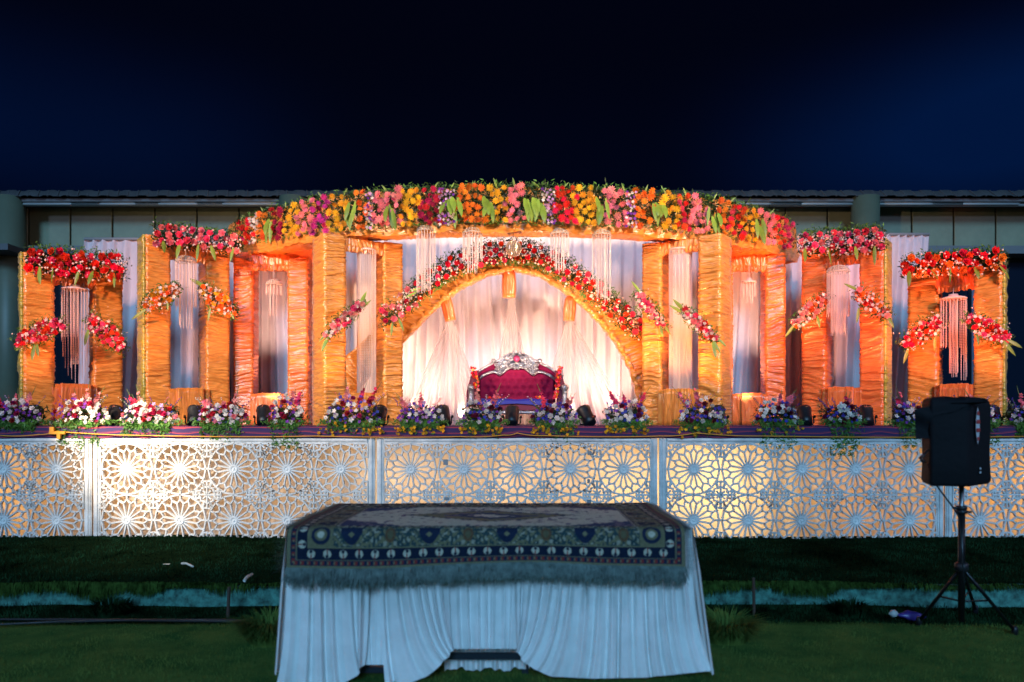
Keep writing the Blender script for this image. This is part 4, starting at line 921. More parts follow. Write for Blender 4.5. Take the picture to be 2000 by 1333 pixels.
mk('crest_plate', V, [(0, 1, 14, 15), (1, 2, 13, 14), (2, 3, 12, 13), (3, 4, 11, 12), (4, 5, 10, 11), (5, 6, 9, 10), (6, 7, 8, 9)], M_SILV, SO)
mb = MB(); mb.lathe([(.002, 0), (.03, .003), (.048, .02), (.05, .035), (.04, .055), (.02, .068), (.002, .072)], sp3(1009, 701, .20), 16, Rf); mb.build('jewel', mat('purple_jewel', (.20, .02, .07), .12, coat=.8), SO, True)
for s_, xg, xp in ((-1, 927, 920), (1, 1091, 1103)):          # arms
    k = 12; mb = MB(); pts0 = [(xg+s_*-2, 724), (xg, 735), (xg+s_*3, 750), (xg+s_*6, 765), (xg+s_*6, 795)]
    V = []
    for (x, y), hw in zip(pts0, (6, 7, 9, 10, 10)):
        for (a_, dy) in ((-hw, .30), (-hw, .05), (-hw*.7, 0), (hw*.7, 0), (hw, .05), (hw, .30)): V.append(sp3(x+a_, y, dy))
    mk('arm', V, grid_faces(5, 6), M_VELD, SO)
    mb = MB(); mb.lathe([(.052, 0), (.055, .02), (.038, .04), (.036, .19), (.05, .21), (.054, .235), (.04, .26), (.005, .275)], sp3(xp, 790, -.02), 12); mb.build('arm_post', M_SILV, SO, True)
    mb = MB()
    for q in range(12): mb.lathe([(.002, -.012), (.012, 0), (.002, .012)], sp3(xg+s_*(7+q*.2), 716+q*3.6, .1), 6)
    mb.build('bead_trim', M_SILV, SO, True)
    mb = MB(); mb.lathe([(.03, 0), (.045, .03), (.02, .06), (.03, .10), (.045, .14), (.05, .16)], sp3(xp+s_*-2, 831, 0), 12); mb.build('leg', M_SILV, SO, True)
    mb = MB(); mb.lathe([(.03, 0), (.03, .18)], sp3(xp+s_*-2, 831, .5), 8); mb.build('leg', M_SILV, SO, True)
mb = MB(); a = sp3(935, 787, 0); b2 = sp3(1083, 787, 0); mb.box(((a[0]+b2[0])/2, YS+.27, (sp3(0, 787)[2]+sp3(0, 800)[2])/2-.01), (b2[0]-a[0], .52, .13), bev=.02); mb.build('seat', M_VELD, SO)
nq = 40; V = []
for i in range(nq):
    x = 941+(1077-941)*i/(nq-1)
    for (y, dy) in ((784, .28), (779.5+.8*math.sin(i*.4), .10), (780+.8*math.sin(i*.4), .0), (784, -.014), (790+1.2*math.sin(i*.25), -.018)): V.append(sp3(x, y, dy-.004*math.sin(i*1.1)))
mk('seat_cover', V, grid_faces(nq, 5), M_BLUE, SO)
mb = MB(); mb.tube([sp3(x, 806, -.01) for x in np.linspace(920, 1100, 40)], [.026+.006*math.sin(i*1.9) for i in range(40)], 8); mb.build('front_rail', M_SILV, SO, True)
mb = MB(); mb.lathe([(.028, 0), (.034, .02), (.018, .045), (.03, .075), (.036, .10), (.022, .125), (.034, .15), (.042, .19), (.034, .215)], sp3(1009, 831, -.02), 12); mb.build('leg', M_SILV, SO, True)
for s_, xg, y0, y1, lb in ((-1, 925, 718, 757, 'red rose string hung over the left arm of the sofa'), (1, 1091, 716, 778, 'red rose string hung over the right arm of the sofa')):
    g_ = thing('sofa_garland', lb, 'garland', sp3(xg, y1, -.06))
    for q in range(36 if s_ < 0 else 52):
        v = random.random(); x = xg+(v*6 if s_ < 0 else -v*9+3)+random.uniform(-4.5, 4.5); put('blossom', random.choice(['red', 'red', 'rose', 'red', 'yellow']) if random.random() < .9 else 'orange', sp3(x, y0+(y1-y0)*v, -.03+random.uniform(-.02, .01)), .021, g_, .7)
g_ = thing('seat_posy', 'small red and yellow flowers lying on the blue seat cover', 'flowers', sp3(965, 779, .05))
for q in range(22): put('blossom', random.choice(['red', 'yellow', 'orange']), sp3(random.choice([random.uniform(950, 976), random.uniform(1044, 1062)]), 777+random.uniform(-2, 2), .02), .016, g_, .9)

# ------------------------------------------------------------------ par cans
mb = MB(); tilt = -.5
Rp = np.array(Euler((-.75, 0, 0)).to_matrix())
body = MB().lathe([(.055, -.13), (.075, -.12), (.082, -.06), (.085, .07), (.092, .09), (.092, .12), (.082, .12)], (0, 0, .11), 14, Rp).data('housing', M_BLACK, True)
lens = MB().lathe([(.08, 0), (.06, .012), (.002, .016)], tuple(np.array((0, 0, .11))+Rp @ np.array((0, 0, .115))), 14, Rp).data('lens', M_LENS, True)
yoke = MB().tube([(-.10, 0, .11), (-.105, 0, .04), (-.09, 0, .012), (.09, 0, .012), (.105, 0, .04), (.10, 0, .11)], .009, 6).lathe([(.018, -.012), (.018, .012)], (-.112, 0, .11), 8, np.array(((0, 0, 1), (0, 1, 0), (-1, 0, 0.)))).lathe([(.018, -.012), (.018, .012)], (.112, 0, .11), 8, np.array(((0, 0, 1), (0, 1, 0), (-1, 0, 0.)))).box((0, 0, .008), (.12, .16, .012)).data('yoke', M_BLKM, True)
sticker = MB().box((.02, -.088, .06), (.012, .004, .03)).box((.02, -.082, .10), (.012, .004, .02)).data('label_plate', mat('label_white', (.6, .6, .6), .6))
WHERE = {66: 'beside the leftmost bouquet', 222: 'at the foot of the lavender curtain at left', 380: 'between the pink lily bouquet and the crimson one', 515: 'in front of the orange apron left of the arch', 656: 'half hidden by the bouquet at the left canopy post',
         741: 'at the foot of the canopy post left of the arch', 866: 'in front of the left side of the white arch curtain', 1000: 'behind the middle leg of the sofa', 1146: 'in front of the white curtain right of the sofa', 1404: 'beside the purple bouquet at the right canopy post',
         1572: 'at the foot of the bluish curtain sliver at right', 1692: 'at the right post of the pink topped right gate', 1940: 'behind the covered speaker'}
for px, wv in WHERE.items():
    Y = 9.42 if px != 1000 else 9.55; c = at(px, 0, Y); c[2] = STG+.002
    t_ = thing('stage_light', 'black par can light '+wv, 'stage light', c, 'black par can lights along the stage edge'); t_.rotation_euler[2] = random.uniform(-.5, .5)
    for nm, me in (('housing', body), ('yoke', yoke), ('label_plate', sticker)): link(nm, me, t_)
    pr_ = [o for o in t_.children if o.name.startswith('housing')][0]; link('lens', lens, pr_)

# ------------------------------------------------------------------ bouquets along the edge
BOU = [(38, 94, 'white and violet bouquet at the far left end of the stage', 'w', 0), (163, 100, 'white and violet bouquet with hanging fern near the yellow clamp', 'w', 0), (298, 104, 'wide bright bouquet of white and pink lilies under the white spot', 'p', 0),
       (440, 84, 'white and crimson bouquet left of the orange apron', 'p', 0), (562, 66, 'tall upright white violet and crimson bouquet left of the canopy post', 'wp', 0), (692, 96, 'low violet bouquet at the foot of the left canopy gate', 'v', 1),
       (822, 96, 'blue violet bouquet in front of the left arch curtain', 'v', 1), (943, 74, 'blue and white bouquet before the left end of the sofa', 'b', 1), (1083, 78, 'blue white and maroon bouquet before the right end of the sofa', 'b', 1), (1222, 76, 'blue and pink bouquet at the right foot of the arch', 'b', 1),
       (1368, 86, 'purple and white bouquet at the right canopy post', 'b', 1), (1512, 88, 'blue and white bouquet below the orange gate right of the arch', 'b', .3), (1640, 74, 'white and blue bouquet with long hanging fern below the tall right gate', 'b', 0),
       (1768, 64, 'white and pink bouquet left of the speaker', 'b', 0), (1908, 60, 'bouquet half hidden behind the covered speaker', 'b', 0), (1998, 60, 'pink tipped bouquet cut by the right edge of the picture', 'b', 0)]
for bi, (px, w, lb, sty, yel) in enumerate(BOU):
    Y = 9.12; c = at(px, 0, Y); c[2] = STG+.006; t_ = thing('bouquet', lb, 'bouquet', c, 'flower bouquets along the stage edge'); R2 = w/2*Y/F; hh = (.29 if sty != 'wp' else .34)*random.uniform(.9, 1.1)
    mb = MB(); mb.lathe([(.07, 0), (.085, .015), (.09, .07), (.08, .075)], c, 12); mb.build('bowl', mat('bowl_plastic', (.05, .08, .05), .5), t_, True)
    w = w*random.uniform(.86, 1.14); R2 = w/2*Y/F; hh *= random.uniform(.8, 1.15); cc = c+np.array((0, 0, .09))
    foliage(t_, [cc+np.array((R2*.8*random.uniform(-1, 1), random.uniform(-.08, .08), random.uniform(-.04, .10))) for _ in range(60)], (.05, .05, .05), 900, M_LEAFD, .028)
    hang = [cc+np.array((R2*.75*q_, -.14, -.08-.75*dd_)) for q_ in np.linspace(-1, 1, 9) for dd_ in np.linspace(0, [.10, .30, .16, .22, .34, .12, .10, .16, .20, .14, .14, .34, .46, .30, .3, .2][bi]*(.3+.7*abs(math.sin(q_*4+bi))), 5)]
    foliage(t_, hang, (.035, .03, .035), 1100 if yel == 0 else 700, M_FERN, .026, 'fern')
    foliage(t_, [cc+np.array((R2*q_, -.10, -.05)) for q_ in np.linspace(-1.1, 1.1, 12)], (.05, .04, .03), 500, M_FERN, .022, 'fern')
    pal = {'w': ['white', 'white', 'purple', 'purple', 'white', 'crimson'], 'p': ['white', 'white', 'pink', 'crimson', 'white', 'lilac'], 'wp': ['white', 'purple', 'crimson', 'white', 'purple'], 'v': ['purple', 'purple', 'white', 'crimson', 'white', 'blue', 'lilac'], 'b': ['white', 'white', 'blue', 'purple', 'maroon', 'white', 'blue']}[sty]
    def rnd():
        a = random.uniform(-1, 1); z = random.uniform(0, 1)*math.sqrt(max(0, 1-a*a*.9)); return (a*w/2, z*hh*F/Y*.95)
    for (x, z) in poisson(rnd, int(w*.46), 6.2):
        k = random.choice(pal); X_, Z_ = x*Y/F, z*Y/F; dep = math.sqrt(max(0, 1-(X_/R2)**2*.8-(Z_/hh)**2*.8))
        put('blossom' if k in ('purple', 'blue', 'lilac') else ('rose' if k in ('maroon', 'crimson') else random.choice(['blossom', 'rose'])), k, c+np.array((X_, -.13*dep-.02, Z_+.035)), {'white': .032, 'maroon': .034, 'crimson': .034, 'pink': .034}.get(k, .024), t_, .5, (-.3, 0, X_*1.5))
    sprinkle(t_, [c+np.array((random.uniform(-1, 1)*R2, -.12+random.uniform(-.04, .04), random.uniform(.03, hh))) for _ in range(40)], FC['purple' if sty in ('w', 'wp', 'v') else 'blue'], .011)
    for k in range(3 if w > 70 else 2):                     # gladiolus spikes
        a = random.uniform(-.75, .75); ln = random.uniform(.16, .26); b0 = c+np.array((a*R2*.8, -.03, hh*.72)); dr = np.array((a*.75+random.uniform(-.2, .2), 0, 1)); dr /= np.linalg.norm(dr); kk = random.choice(['rose', 'pink', 'salmon', 'pink'])
        mb = MB(); mb.tube([b0, b0+dr*ln*.6, b0+dr*ln*1.25+np.array((a*.03, 0, 0))], [.006, .005, .002], 5); s_ = mb.build('flower_spike', M_STEM, t_, True)
        for q_ in range(6): put('blossom', kk, b0+dr*ln*(.1+.14*q_)+np.array((random.uniform(-.012, .012), -.02, 0)), .044-.004*q_, t_, .8)
    for k in range(7): a = random.uniform(-1, 1); mb = MB(); b0 = c+np.array((a*R2*.7, 0, hh*.6)); mb.tube([b0, b0+np.array((a*.08, -.01, .10)), b0+np.array((a*.16+.02, -.02, .17))], [.004, .003, .0015], 4); mb.build('twig', M_STEM, t_); sprinkle(t_, [b0+np.array((a*.16*q_+random.gauss(0, .008), -.02, .04+.14*q_)) for q_ in np.linspace(.2, 1, 7)], FC[random.choice(['white', 'purple', 'lilac', 'blue', 'pink'])], .009, 'sprig_blossoms')
    if yel:
        for q_ in range(int(34*yel)): put('blossom', 'yellow', c+np.array((random.choice([-1, 1])*random.uniform(.15, 1.15)*R2, -.17+random.uniform(-.02, .02), -.055+random.gauss(0, .026))), .021, t_, .8)

# ------------------------------------------------------------------ covered speaker on its stand
YP = 5.45
sp_ = at(1878, 945, YP); sx0 = sp_[0]; ztp = sp_[2]
ST = thing('speaker_stand', 'black tripod stand under the covered speaker on the lawn', 'speaker stand', (sx0, YP, 0))
mb = MB(); mb.tube([(sx0, YP, .62), (sx0, YP, ztp+.03)], .017, 12); mb.build('pole', mat('grey_tube', (.16, .17, .18), .3, metal=.8), ST, True)
mb = MB(); mb.tube([(sx0, YP, .12), (sx0, YP, at(0, 995, YP)[2])], .023, 12); mb.build('outer_tube', M_BLKM, ST, True)
for py in (992, 1000): q = at(1878, py, YP); mb = MB(); mb.lathe([(.034, -.014), (.036, 0), (.034, .014)], q, 12); mb.tube([q, q+np.array((-.07 if py == 992 else .06, -.02, 0))], .009, 6); mb.build('clamp_collar', M_BLACK, ST, True)
hub = at(1892, 1108, YP); mb = MB(); mb.lathe([(.036, -.03), (.045, -.02), (.045, .025), (.03, .035)], (sx0, YP, hub[2]), 12); mb.build('leg_hub', M_BLACK, ST, True)
for (fx, fy) in ((1795, 1222), (1982, 1241), (1905, 1198)):
    D = CZ*F/(fy-HY); f_ = at(fx, fy, D); f_[2] = .03; h_ = np.array((sx0, YP, hub[2])); mb = MB(); mb.tube([h_, h_+(f_-h_)*.5, f_], .013, 8); lg = mb.build('leg', M_BLKM, ST, True)
    mb = MB(); mb.lathe([(.022, -.028), (.022, .02), (.014, .035)], f_, 8); mb.build('rubber_foot', M_BLACK, lg, True)
    mb = MB(); mb.tube([(sx0, YP, .26), h_+(f_-h_)*.52], .007, 6); mb.build('brace', M_BLKM, ST, True)
# speaker body: wedge shaped cabinet under a soft black cover
SP = thing('loudspeaker', 'loudspeaker in a soft black cover on the tripod at right', 'loudspeaker', (sx0, YP, ztp))
M_COV = mat('cover_cloth', (.0045, .005, .008), .8, bump=.6, bscale=(14, 14, 14), spec=.25)
yw = .42
fl_ = [(1815, 852), (1893, 852), (1939, 852)]
pA = at(1816, 0, YP-.16); pB = at(1893, 0, YP-.22); pC = at(1938, 0, YP+.06); zt_, zb_ = at(0, 783, YP)[2], at(0, 946, YP)[2]
pD = np.array((pA[0]+.14, YP+.22, 0))
ring = [pA, pB, pC, pD]; V = []; 
def rr(pts, n=6):   # rounded closed outline
    out = []
    for i in range(len(pts)):
        a, b_, c_ = pts[i-1], pts[i], pts[(i+1) % len(pts)]
        for s_ in np.linspace(0, 1, n): 
            p0 = b_+(a-b_)*.10; p1 = b_+(c_-b_)*.10; out.append((1-s_)**2*p0+2*s_*(1-s_)*b_+s_*s_*p1)
    return np.array(out)
O2 = rr([p*np.array((1, 1, 0)) for p in ring]); cen_ = O2.mean(0); k = len(O2); lev = [(zb_-.0, .93), (zb_+.02, 1.0), (zb_+.2, .985), (zb_+.40, 1.0), (zt_-.05, 1.0), (zt_-.01, .97), (zt_+.012, .88), (zt_+.02, .4)]
for z, s_ in lev:
    for i, p in enumerate(O2): V.append(cen_+(p-cen_)*(s_+.012*math.sin(i*1.3+z*20))+np.array((0, 0, z+.01*math.sin(i*.9) if z > zt_-.03 else z)))
mk('cabinet', V, [tuple(f) for f in grid_faces(len(lev), k, True).tolist()]+[tuple(range(k))[::-1], tuple((len(lev)-1)*k+i for i in range(k))], M_COV, SP)
# hood flap hanging from the top at left
V = []
for i in range(14):
    v = i/13
    for j in range(12):
        u = j/11; x = np.interp(u, [0, .4, 1], [1897, 1840, 1786]); xx_ = 1930 - (1930-1786)*u
        py = 780+10*u+10*u*u + v*np.interp(u, [0, .3, .7, .8, 1], [6, 10, 30, 62, 58]); q = at(xx_+3*v*u, py, YP-.25+.13*u+.02*math.sin(j+i*.5)); V.append(q)
mk('hood', V, grid_faces(14, 12), M_COV, SP)
# badge on the right hand face: pointed oval, white with red bands
u = (pC-pB)*np.array((1, 1, 0)); u /= np.linalg.norm(u); nrm_ = np.array((u[1], -u[0], 0)); bc = pB*np.array((1, 1, 0))+u*.11+nrm_*.012; zc_ = at(0, 831, YP)[2]
def oval(w, h, off, nm, m, z0=-1, z1=1):
    k = 24; zs = np.linspace(z0, z1, k); V = []
    for s_ in zs: hw = w*(1-s_*s_); V += [bc+nrm_*off-u*hw+np.array((0, 0, zc_+s_*h)), bc+nrm_*off+u*hw+np.array((0, 0, zc_+s_*h))]
    return mk(nm, V, grid_faces(k, 2), m, SP, False)
oval(.036, .13, .004, 'badge', mat('badge_white', (.62, .62, .66), .4))
for z0, z1 in ((.55, .75), (.1, .3), (-.35, -.15), (-.8, -.62)): oval(.033, .13, .008, 'badge_band', mat('badge_red', (.55, .06, .06), .4), z0, z1)
mb = MB(); q = pB*np.array((1, 1, 0))+u*.17+nrm_*.012; 
for dz in (.0, .028): mb.box(q+np.array((0, 0, at(0, 921, YP)[2]+dz)), (.018, .004, .014), rz=math.atan2(u[1], u[0]))
mb.build('print_mark', mat('badge_white', (.6, .6, .6)), SP)
mb = MB(); mb.tube([at(1806, 903, YP-.12), at(1800, 900, YP-.15), at(1797, 896, YP-.15), at(1812, 880, YP-.12)], .010, 6); mb.build('handle', M_BLACK, SP, True)
mb = MB(); pts = [at(x, y, YP-.1) for x, y in ((1812, 905), (1815, 922), (1826, 944), (1842, 966), (1862, 992), (1873, 1010), (1876, 1050), (1880, 1100), (1884, 1160))]; mb.tube(pts, .006, 6); tag(mb.build('speaker_cable', M_BLACK, None, True), 'black cable running down from the covered speaker', 'cable')

# ------------------------------------------------------------------ table, skirt, rug
YN, YR, TZ = 4.58, 5.78, .905
xc = at(957, 0, YN)[0]; HW = 1.20
TB = thing('platform_table', 'low platform table of steel frame and board under the white cloth', 'table', (xc, (YN+YR)/2, 0))
mb = MB(); mb.box((xc, (YN+YR)/2, TZ-.03), (2*HW, YR-YN, .04), bev=.004); mb.build('tabletop', mat('ply_board', (.3, .2, .1), .6), TB)
lgm = mat('steel_leg', (.03, .04, .055), .4, metal=.6)
legx = [xc-1.05, at(716, 0, YN+.1)[0], at(878, 0, YN+.1)[0]-.02, at(1016, 0, YN+.1)[0]+.03, xc+1.0]
for lx in (legx[0], legx[1], legx[3], legx[4]):
    for ly in (YN+.12, YR-.12): mb = MB(); mb.box((lx, ly, (TZ-.05)/2), (.04, .04, TZ-.052)); mb.build('leg', lgm, TB)
zcb = at(0, 1276, YN+.1)[2]
for (a, b2, z) in ((at(884, 0, YN+.07)[0], at(1008, 0, YN+.07)[0], zcb), (at(706, 0, YN+.07)[0], at(750, 0, YN+.07)[0], at(0, 1305, YN+.07)[2])):
    mb = MB(); mb.box(((a+b2)/2, YN+.045, z), (b2-a+.1, .025, .038)); mb.build('crossbar', lgm, TB)
M_TC = mat('table_linen', (.84, .84, .84), .8, bump=.2, bscale=(60, 60, 14), var=.13, vscale=2.5, trans=.1)
TC = thing('table_cloth', 'white pleated cloth draped to the ground round the platform table', 'tablecloth', (xc, (YN+YR)/2, TZ))
def skirt(T0, T1, hem, npl, dY, am, nu=150, nv=40, mp=None):
    """a width of cloth between top columns T0..T1 (photo px at the table edge) whose hem follows the given points"""
    hem = np.array(hem, float); L = np.r_[0, np.cumsum(np.hypot(*np.diff(hem, axis=0).T))]; L /= L[-1]; V = []
    for i in range(nu):
        u = i/(nu-1); tx = T0+(T1-T0)*u; w_ = u if mp is None else float(np.interp(u, *mp)); hxp = np.interp(w_, L, hem[:, 0]); hyp = np.interp(w_, L, hem[:, 1]); ty = 1031
        ph = 2*PI*npl*u+1.1*math.sin(u*9+T0)+.6*math.sin(u*23)
        for j in range(nv):
            v = j/(nv-1); c_x, c_y = tx+(hxp-tx)*.06, ty+(hyp-ty)*.80     # bends only near the hem
            px = (1-v)**2*tx+2*v*(1-v)*c_x+v*v*hxp; py = (1-v)**2*ty+2*v*(1-v)*c_y+v*v*hyp
            a = am*min(1, v*2.5+.12)*(.5+.9*float(noise(u*npl*.8+T0, v*1.3, 90)))*(1-.35*v*(abs(hxp-tx) > 25))
            y = YN-.03*min(1, v*5)-.07*v+dY-a*(math.sin(ph)+.3*math.sin(2.1*ph+1+v)); q = at(px, py, y); q[0] += a*.5*math.sin(ph*.5+1)*v
            if j == 0: q = np.array((at(tx, 0, YN)[0], YN+dY*.3, TZ-.002))
            V.append(q)
    mk('skirt_panel', np.array(V), grid_faces(nu, nv), M_TC, TC)
skirt(562, 722, [(533, 1352), (600, 1352), (655, 1344), (695, 1320), (712, 1299)], 6, 0, .020, mp=([0, .5, .75, 1], [0, .62, .9, 1]))
skirt(700, 760, [(712, 1299), (752, 1299)], 2, .05, .008, 40)
skirt(742, 876, [(750, 1350), (790, 1341), (832, 1322), (862, 1298), (880, 1278), (887, 1266)], 7, 0, .020, mp=([0, .18, .4, .7, 1], [0, .40, .75, .93, 1]))
skirt(862, 1022, [(872, 1268), (1016, 1268)], 8, .05, .011)
skirt(1004, 1352, [(1008, 1268), (1018, 1288), (1042, 1308), (1080, 1322), (1160, 1326), (1260, 1324), (1396, 1310)], 15, 0, .021, 330, mp=([0, .1, .2, .3, .4, 1], [0, .02, .06, .17, .33, 1]))
mb = MB(); mb.box((xc, (YN+YR)/2, TZ+.0), (2*HW+.03, YR-YN+.02, .012), bev=.004); mb.build('cloth_top', M_TC, TC, True)
for s_ in (-1, 1):
    V = []; nq = 160
    for i in range(nq):
        u0 = i/(nq-1); y = YN-.01+(YR-YN+.02)*u0; 
        for j in range(24):
            v = j/23; fl2 = .085*v**1.1 if s_ > 0 else .03*v**1.1
            V.append((xc+s_*(HW+.01+fl2+.018*math.sin(u0*2*PI*11+math.sin(u0*9))*min(1, v*3+.1)), y-.10*v*(1-u0), TZ-.002-.84*v))
    mk('side_skirt', V, grid_faces(nq, 24), M_TC, TC)
V = []; nq = 90                                             # far hem seen under the crossbar
for i in range(nq):
    u0 = i/(nq-1)
    for j in range(10): v = j/9; V.append((at(868, 0, YN+.1)[0]+(at(1035, 0, YN+.1)[0]-at(868, 0, YN+.1)[0])*u0, YN+.10+.02*math.sin(u0*40)+.012*math.sin(u0*71), TZ-.05-(.84-.02*abs(math.sin(u0*9)))*v))
mk('inner_skirt', V, grid_faces(nq, 10), M_TC, TC)
# rug: colours computed per vertex from its woven design
RW, RD, DROP = 2.30, 1.24, .228
def rug_col(u, v):
    """u across in metres from the left edge, v in metres from the front hem"""
    navy = np.array((.012, .022, .05)); beige = np.array((.16, .15, .09)); red = np.array((.20, .03, .03)); cream = np.array((.46, .44, .35)); teal = np.array((.04, .09, .10)); brown = np.array((.14, .08, .045))
    n = u.shape; C = np.zeros(n+(3,)); L = RD+DROP; e = np.minimum(np.minimum(u, RW-u), np.minimum(v, L-v))
    horiz = (np.minimum(v, L-v) < np.minimum(u, RW-u)); s = np.where(horiz, u, v)
    C[:] = beige
    def setm(mk_, c): C[mk_] = c
    setm(e < .022, beige); b1 = (e >= .022) & (e < .052); setm(b1, navy); setm(b1 & (np.abs(e-.037) < .009) & ((s*26) % 1 < .55), red); setm(b1 & (np.abs(e-.037) < .006) & ((s*26) % 1 < .22), beige)
    setm((e >= .052) & (e < .056), beige)
    b2 = (e >= .056) & (e < .118); setm(b2, navy*.7)
    k = (s/.0925) % 1; flip = (np.floor(s/.0925) % 2)*2-1; dx = (k-.5)*.0925; dz = (e-.087)*flip
    tul = (dx**2+(dz)**2 < .0225**2) & ~((dx**2+(dz-.012)**2 < .010**2)); setm(b2 & tul, cream); setm(b2 & (np.abs(dx) < .004) & (dz < -.0) & (dz > -.028), red)
    setm((e >= .118) & (e < .124), beige)
    b3 = (e >= .124) & (e < .262); setm(b3, beige*.92)
    k = (s-.145)/.45; kk = (k % 1)-.5; X = kk*.45; Z = e-.193
    shield = (np.abs(X) < .062*np.sqrt(np.clip((Z+.058)/.07, 0, 1))) & (Z < .052-.10*np.abs(X)*(np.abs(X) < .03)); setm(b3 & shield, navy); setm(b3 & shield & (np.abs(X)+np.abs(Z) < .018), beige)
    vine = (np.abs(Z-.032*np.sin(X*50)) < .008) | (noise(X*85+40, Z*75+9, 93) > .55); setm(b3 & ~shield & vine, teal*.6)
    fl = noise(np.abs(X)*90+3, Z*70+50, 94) > .74; setm(b3 & ~shield & fl, cream*.6)
    mid = (np.abs(np.abs(kk)-.5)*.45); setm(b3 & ((mid/.030)**2+(Z/.045)**2 < 1), brown*.8); setm(b3 & ((mid/.016)**2+(Z/.026)**2 < 1), beige*.6)
    cor = (np.minimum(u, RW-u) < .262) & (np.minimum(v, L-v) < .262) & b3
    ru = np.sqrt((np.minimum(u, RW-u)-.193)**2+(np.minimum(v, L-v)-.193)**2); setm(cor, beige*.9); setm(cor & (np.abs(ru-.045) < .010), navy); setm(cor & (ru < .02), cream)
    b4 = (e >= .262) & (e < .285); setm(b4, navy); setm(b4 & ((s*22) % 1 < .5) & (np.abs(e-.274) < .006), cream)
    f = e >= .285; setm(f, cream)
    cu, cv = (u-RW/2)/(RW/2-.285), (v-L/2)/(L/2-.285); dm = np.abs(cu)+np.abs(cv)
    w = .05*np.sin(u*90)*np.sin(v*80)
    setm(f & (dm+w > 1.55), navy*2.2); setm(f & (dm+w < .62), beige); setm(f & (np.abs(dm+w-.62) < .03), navy*1.5); setm(f & (dm+w < .36), navy*2); setm(f & (dm+w < .18), cream)
    sc = noise(u*30, v*30, 95) > .74; setm(f & sc, np.array((.12, .11, .16)))
    C *= (.8+.4*noise(u*160, v*160, 96))[..., None]; return C
nu, nv = 620, 420; LN = RD+DROP; u = np.linspace(0, RW, nu)[:, None]*np.ones((1, nv)); v = np.linspace(0, LN, nv)[None, :]*np.ones((nu, 1))
xr0 = at(574, 0, YN)[0]
hang = np.clip(DROP-v, 0, None); up_ = np.clip(v-DROP, 0, None); nbend = .03
Xr = xr0+u+.004*noise(u*3, v*3, 97); wob = .018*np.sin(u*2.9+.4)+.02*(noise(u*2.2, 0*v, 98)-.5)
Yr = np.where(v > DROP, YN-.11+up_, YN-.11-.028*np.sin(np.clip(hang/.05, 0, 1)*PI/2)-hang*.06)+.010*(noise(u*4, v*3, 99)-.5)*(v < DROP)
Zr = np.where(v > DROP, TZ+.018+.012*noise(u*3, v*3, 100)*np.clip(up_*6, 0, 1), TZ+.018-hang-(wob*np.clip(hang*4, 0, 1)))
Yr = Yr+.0; Zr = Zr-.008*np.exp(-((v-DROP)/.02)**2)
Cc = rug_col(u, v)
RUG = thing('patterned_rug', 'navy and beige oriental rug with fringe spread over the table', 'rug', (xc, YN, TZ))
m = bpy.data.materials.new('woven_rug'); m.use_nodes = True; t = m.node_tree; bs = t.nodes['Principled BSDF']; bs.inputs['Roughness'].default_value = .95; bs.inputs['Specular IOR Level'].default_value = .1
an = N(t, 'ShaderNodeAttribute', attribute_name='weave'); t.links.new(an.outputs['Color'], bs.inputs['Base Color'])
rg = mk('rug_body', np.stack([Xr, Yr, Zr], -1).reshape(-1, 3), grid_faces(nu, nv), m, RUG)
ca = rg.data.color_attributes.new('weave', 'FLOAT_COLOR', 'POINT'); ca.data.foreach_set('color', np.concatenate([Cc.reshape(-1, 3), np.ones((nu*nv, 1))], 1).astype(np.float32).ravel())
# fringe
def fringe(P0, dirv, n, ln, w, name):
    i = np.linspace(0, len(P0)-1, n).astype(int); p = P0[i]+RNG.normal(0, .002, (n, 3)); ax = 0 if abs(dirv[2]) > .5 else 1; sn = np.round(p[:, ax]/.021)*.021-p[:, ax]; l = ln*RNG.uniform(.7, 1.15, n)[:, None]; d_ = dirv+RNG.normal(0, .13, (n, 3)); of = np.array((w, 0, 0)) if abs(dirv[2]) > .5 else np.array((0, w, 0))
    m_ = p+d_*l*.5; e_ = p+(d_+RNG.normal(0, .12, (n, 3)))*l; m_[:, ax] += sn*.75; e_[:, ax] += sn*.55
    V = np.stack([p-of, p+of, m_+of, m_-of, e_+of*.6, e_-of*.6], 1).reshape(-1, 3); k = np.arange(n)*6
    o = mk(name, V, np.concatenate([np.stack([k, k+1, k+2, k+3], 1), np.stack([k+3, k+2, k+4, k+5], 1)]), mat('fringe_wool', (.11, .15, .14), .9, var=.5, vscale=20), RUG, False); o['kind'] = 'stuff'
G_ = np.stack([Xr, Yr, Zr], -1)
fringe(G_[:, 0], np.array((0, -.1, -1.)), 1500, .085, .0022, 'fringe'); 
for k in range(3): fringe(G_[:, 0]+np.array((0, -.006, .01)), np.array((0, -.2, -1.)), 900, .075, .002, 'fringe')
fringe(G_[0], np.array((-1., 0, -.25)), 1000, .07, .002, 'fringe'); fringe(G_[-1][::-1], np.array((1., 0, -.3)), 1000, .06, .002, 'fringe'); fringe(G_[:, -1], np.array((0, 1, -.2)), 1200, .05, .002, 'fringe')

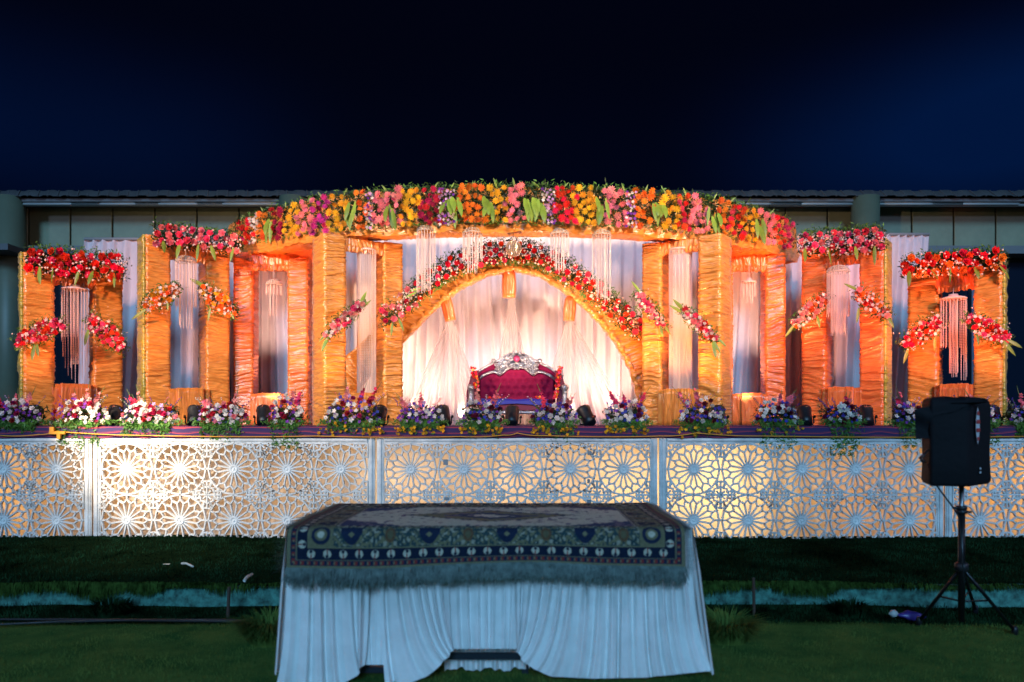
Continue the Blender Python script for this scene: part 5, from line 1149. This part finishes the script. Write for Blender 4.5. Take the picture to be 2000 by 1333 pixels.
# ------------------------------------------------------------------ odds and ends on the grass
def scrap(pts, Y, label, cat='litter', m=None, name='paper_scrap'):
    V = []
    for (x, y, w) in pts:
        D = Y; a = at(x-w, y, D); b_ = at(x+w, y, D); V += [a, b_]
    V = np.array(V); g = lawn_h(V[:, 0], V[:, 1]); V[:, 2] = np.maximum(V[:, 2], g+.01)
    V2 = V+np.array((0, .02, .004)); k = len(pts); Fc = [(2*i, 2*i+1, 2*i+3, 2*i+2) for i in range(k-1)]
    allF = Fc+[tuple(j+2*k for j in f)[::-1] for f in Fc]+[(2*i, 2*i+2, 2*i+2+2*k, 2*i+2*k) for i in range(k-1)]+[(2*i+1, 2*i+1+2*k, 2*i+3+2*k, 2*i+3) for i in range(k-1)]
    return tag(mk(name, np.concatenate([V, V2]), allF, m or mat('scrap_paper', (.62, .62, .55), .8), None, False), label, cat)
scrap([(320, 1113, 3), (326, 1117, 5), (323, 1121, 3), (328, 1127, 3)], 7.2, 'crumpled white scrap low on the left grass bank')
def flatscrap(px0, py0, px1, py1, w, label):
    z = .22; D0 = (CZ-z)*F/(py0-HY); D1 = (CZ-z)*F/(py1-HY); a = at(px0, py0, D0); b_ = at(px1, py1, D1); mb = MB(); pts = [a, a*.6+b_*.4+np.array((0, 0, .012)), b_]; mb.tube(pts, w, 5)
    return tag(mb.build('paper_strip', mat('scrap_paper', (1, 1, 1)), None), label, 'litter')
flatscrap(355, 1101, 377, 1107, .010, 'thin pale strip high on the left grass bank')
flatscrap(477, 1135, 492, 1122, .013, 'bent white strip on the grass bank near the table')
def hose(pts, label, r=.009):
    P_ = []
    for (x, y) in pts: D = CZ*F/(y-HY); q = at(x, y, D); q[2] = float(lawn_h(q[0], q[1]))+.035; P_.append(q)
    P_ = np.array(P_); tt_ = np.linspace(0, len(P_)-1, 60); Q = np.stack([np.interp(tt_, np.arange(len(P_)), P_[:, i]) for i in range(3)], 1); mb = MB(); mb.tube(Q, r, 6); tag(mb.build('ground_cable', M_BLACK, None, True), label, 'cable')
hose([(-30, 1216), (120, 1215), (260, 1222), (400, 1217), (545, 1219)], 'black cable lying along the far edge of the lawn at left')
hose([(-30, 1232), (100, 1226), (250, 1223), (420, 1226), (560, 1225)], 'second black cable nearer the camera on the left lawn')
mb = MB(); q = at(445, 1200, 6.1); mb.tube([(q[0], q[1], -.03), (q[0]+.01, q[1], at(0, 1147, 6.1)[2])], .014, 6); tag(mb.build('stake', mat('rusty_iron', (.06, .035, .025), .8, bump=.5)), 'short dark stake in front of the left kerb', 'stake')
mb = MB(); q = at(1473, 1200, 6.1); mb.tube([(q[0], q[1], -.03), (q[0]-.005, q[1], at(0, 1129, 6.1)[2])], .012, 6); mb.tube([(q[0]-.02, q[1], .2), (q[0]+.02, q[1], .21)], .006, 5); tag(mb.build('stake', mat('rusty_iron', (.1, .04, .03))), 'rusty iron rod in front of the right kerb', 'stake')
t_ = thing('plastic_bag', 'crumpled violet plastic bag on the grass left of the speaker stand', 'bag', at(1775, 1205, 6.0)); V = []
for i in range(9):
    for j in range(12):
        q = 2*PI*j/12; s_ = math.sin(PI*i/8); c0 = at(1780, 1203, 5.98); r_ = .6+.8*random.random(); V.append(c0+np.array(((i/8-.5)*.24, .05*s_*math.cos(q)*r_, .035*s_*math.sin(q)*r_+.01-.02*(i/8))))
mk('bag_body', V, grid_faces(9, 12, True), mat('violet_plastic', (.05, .03, .20), .35), t_, False)
V = []
for i in range(7):
    for j in range(10): q = 2*PI*j/10; s_ = math.sin(PI*i/6); r_ = .7+.6*random.random(); V.append(at(1745, 1199, 5.97)+np.array(((i/6-.5)*.08, .03*s_*math.cos(q)*r_, .03*s_*math.sin(q)*r_)))
tag(mk('crumpled_cup', V, grid_faces(7, 10, True), mat('cup_white', (.4, .44, .44), .5), None, False), 'crushed pale cup beside the violet plastic bag', 'litter')
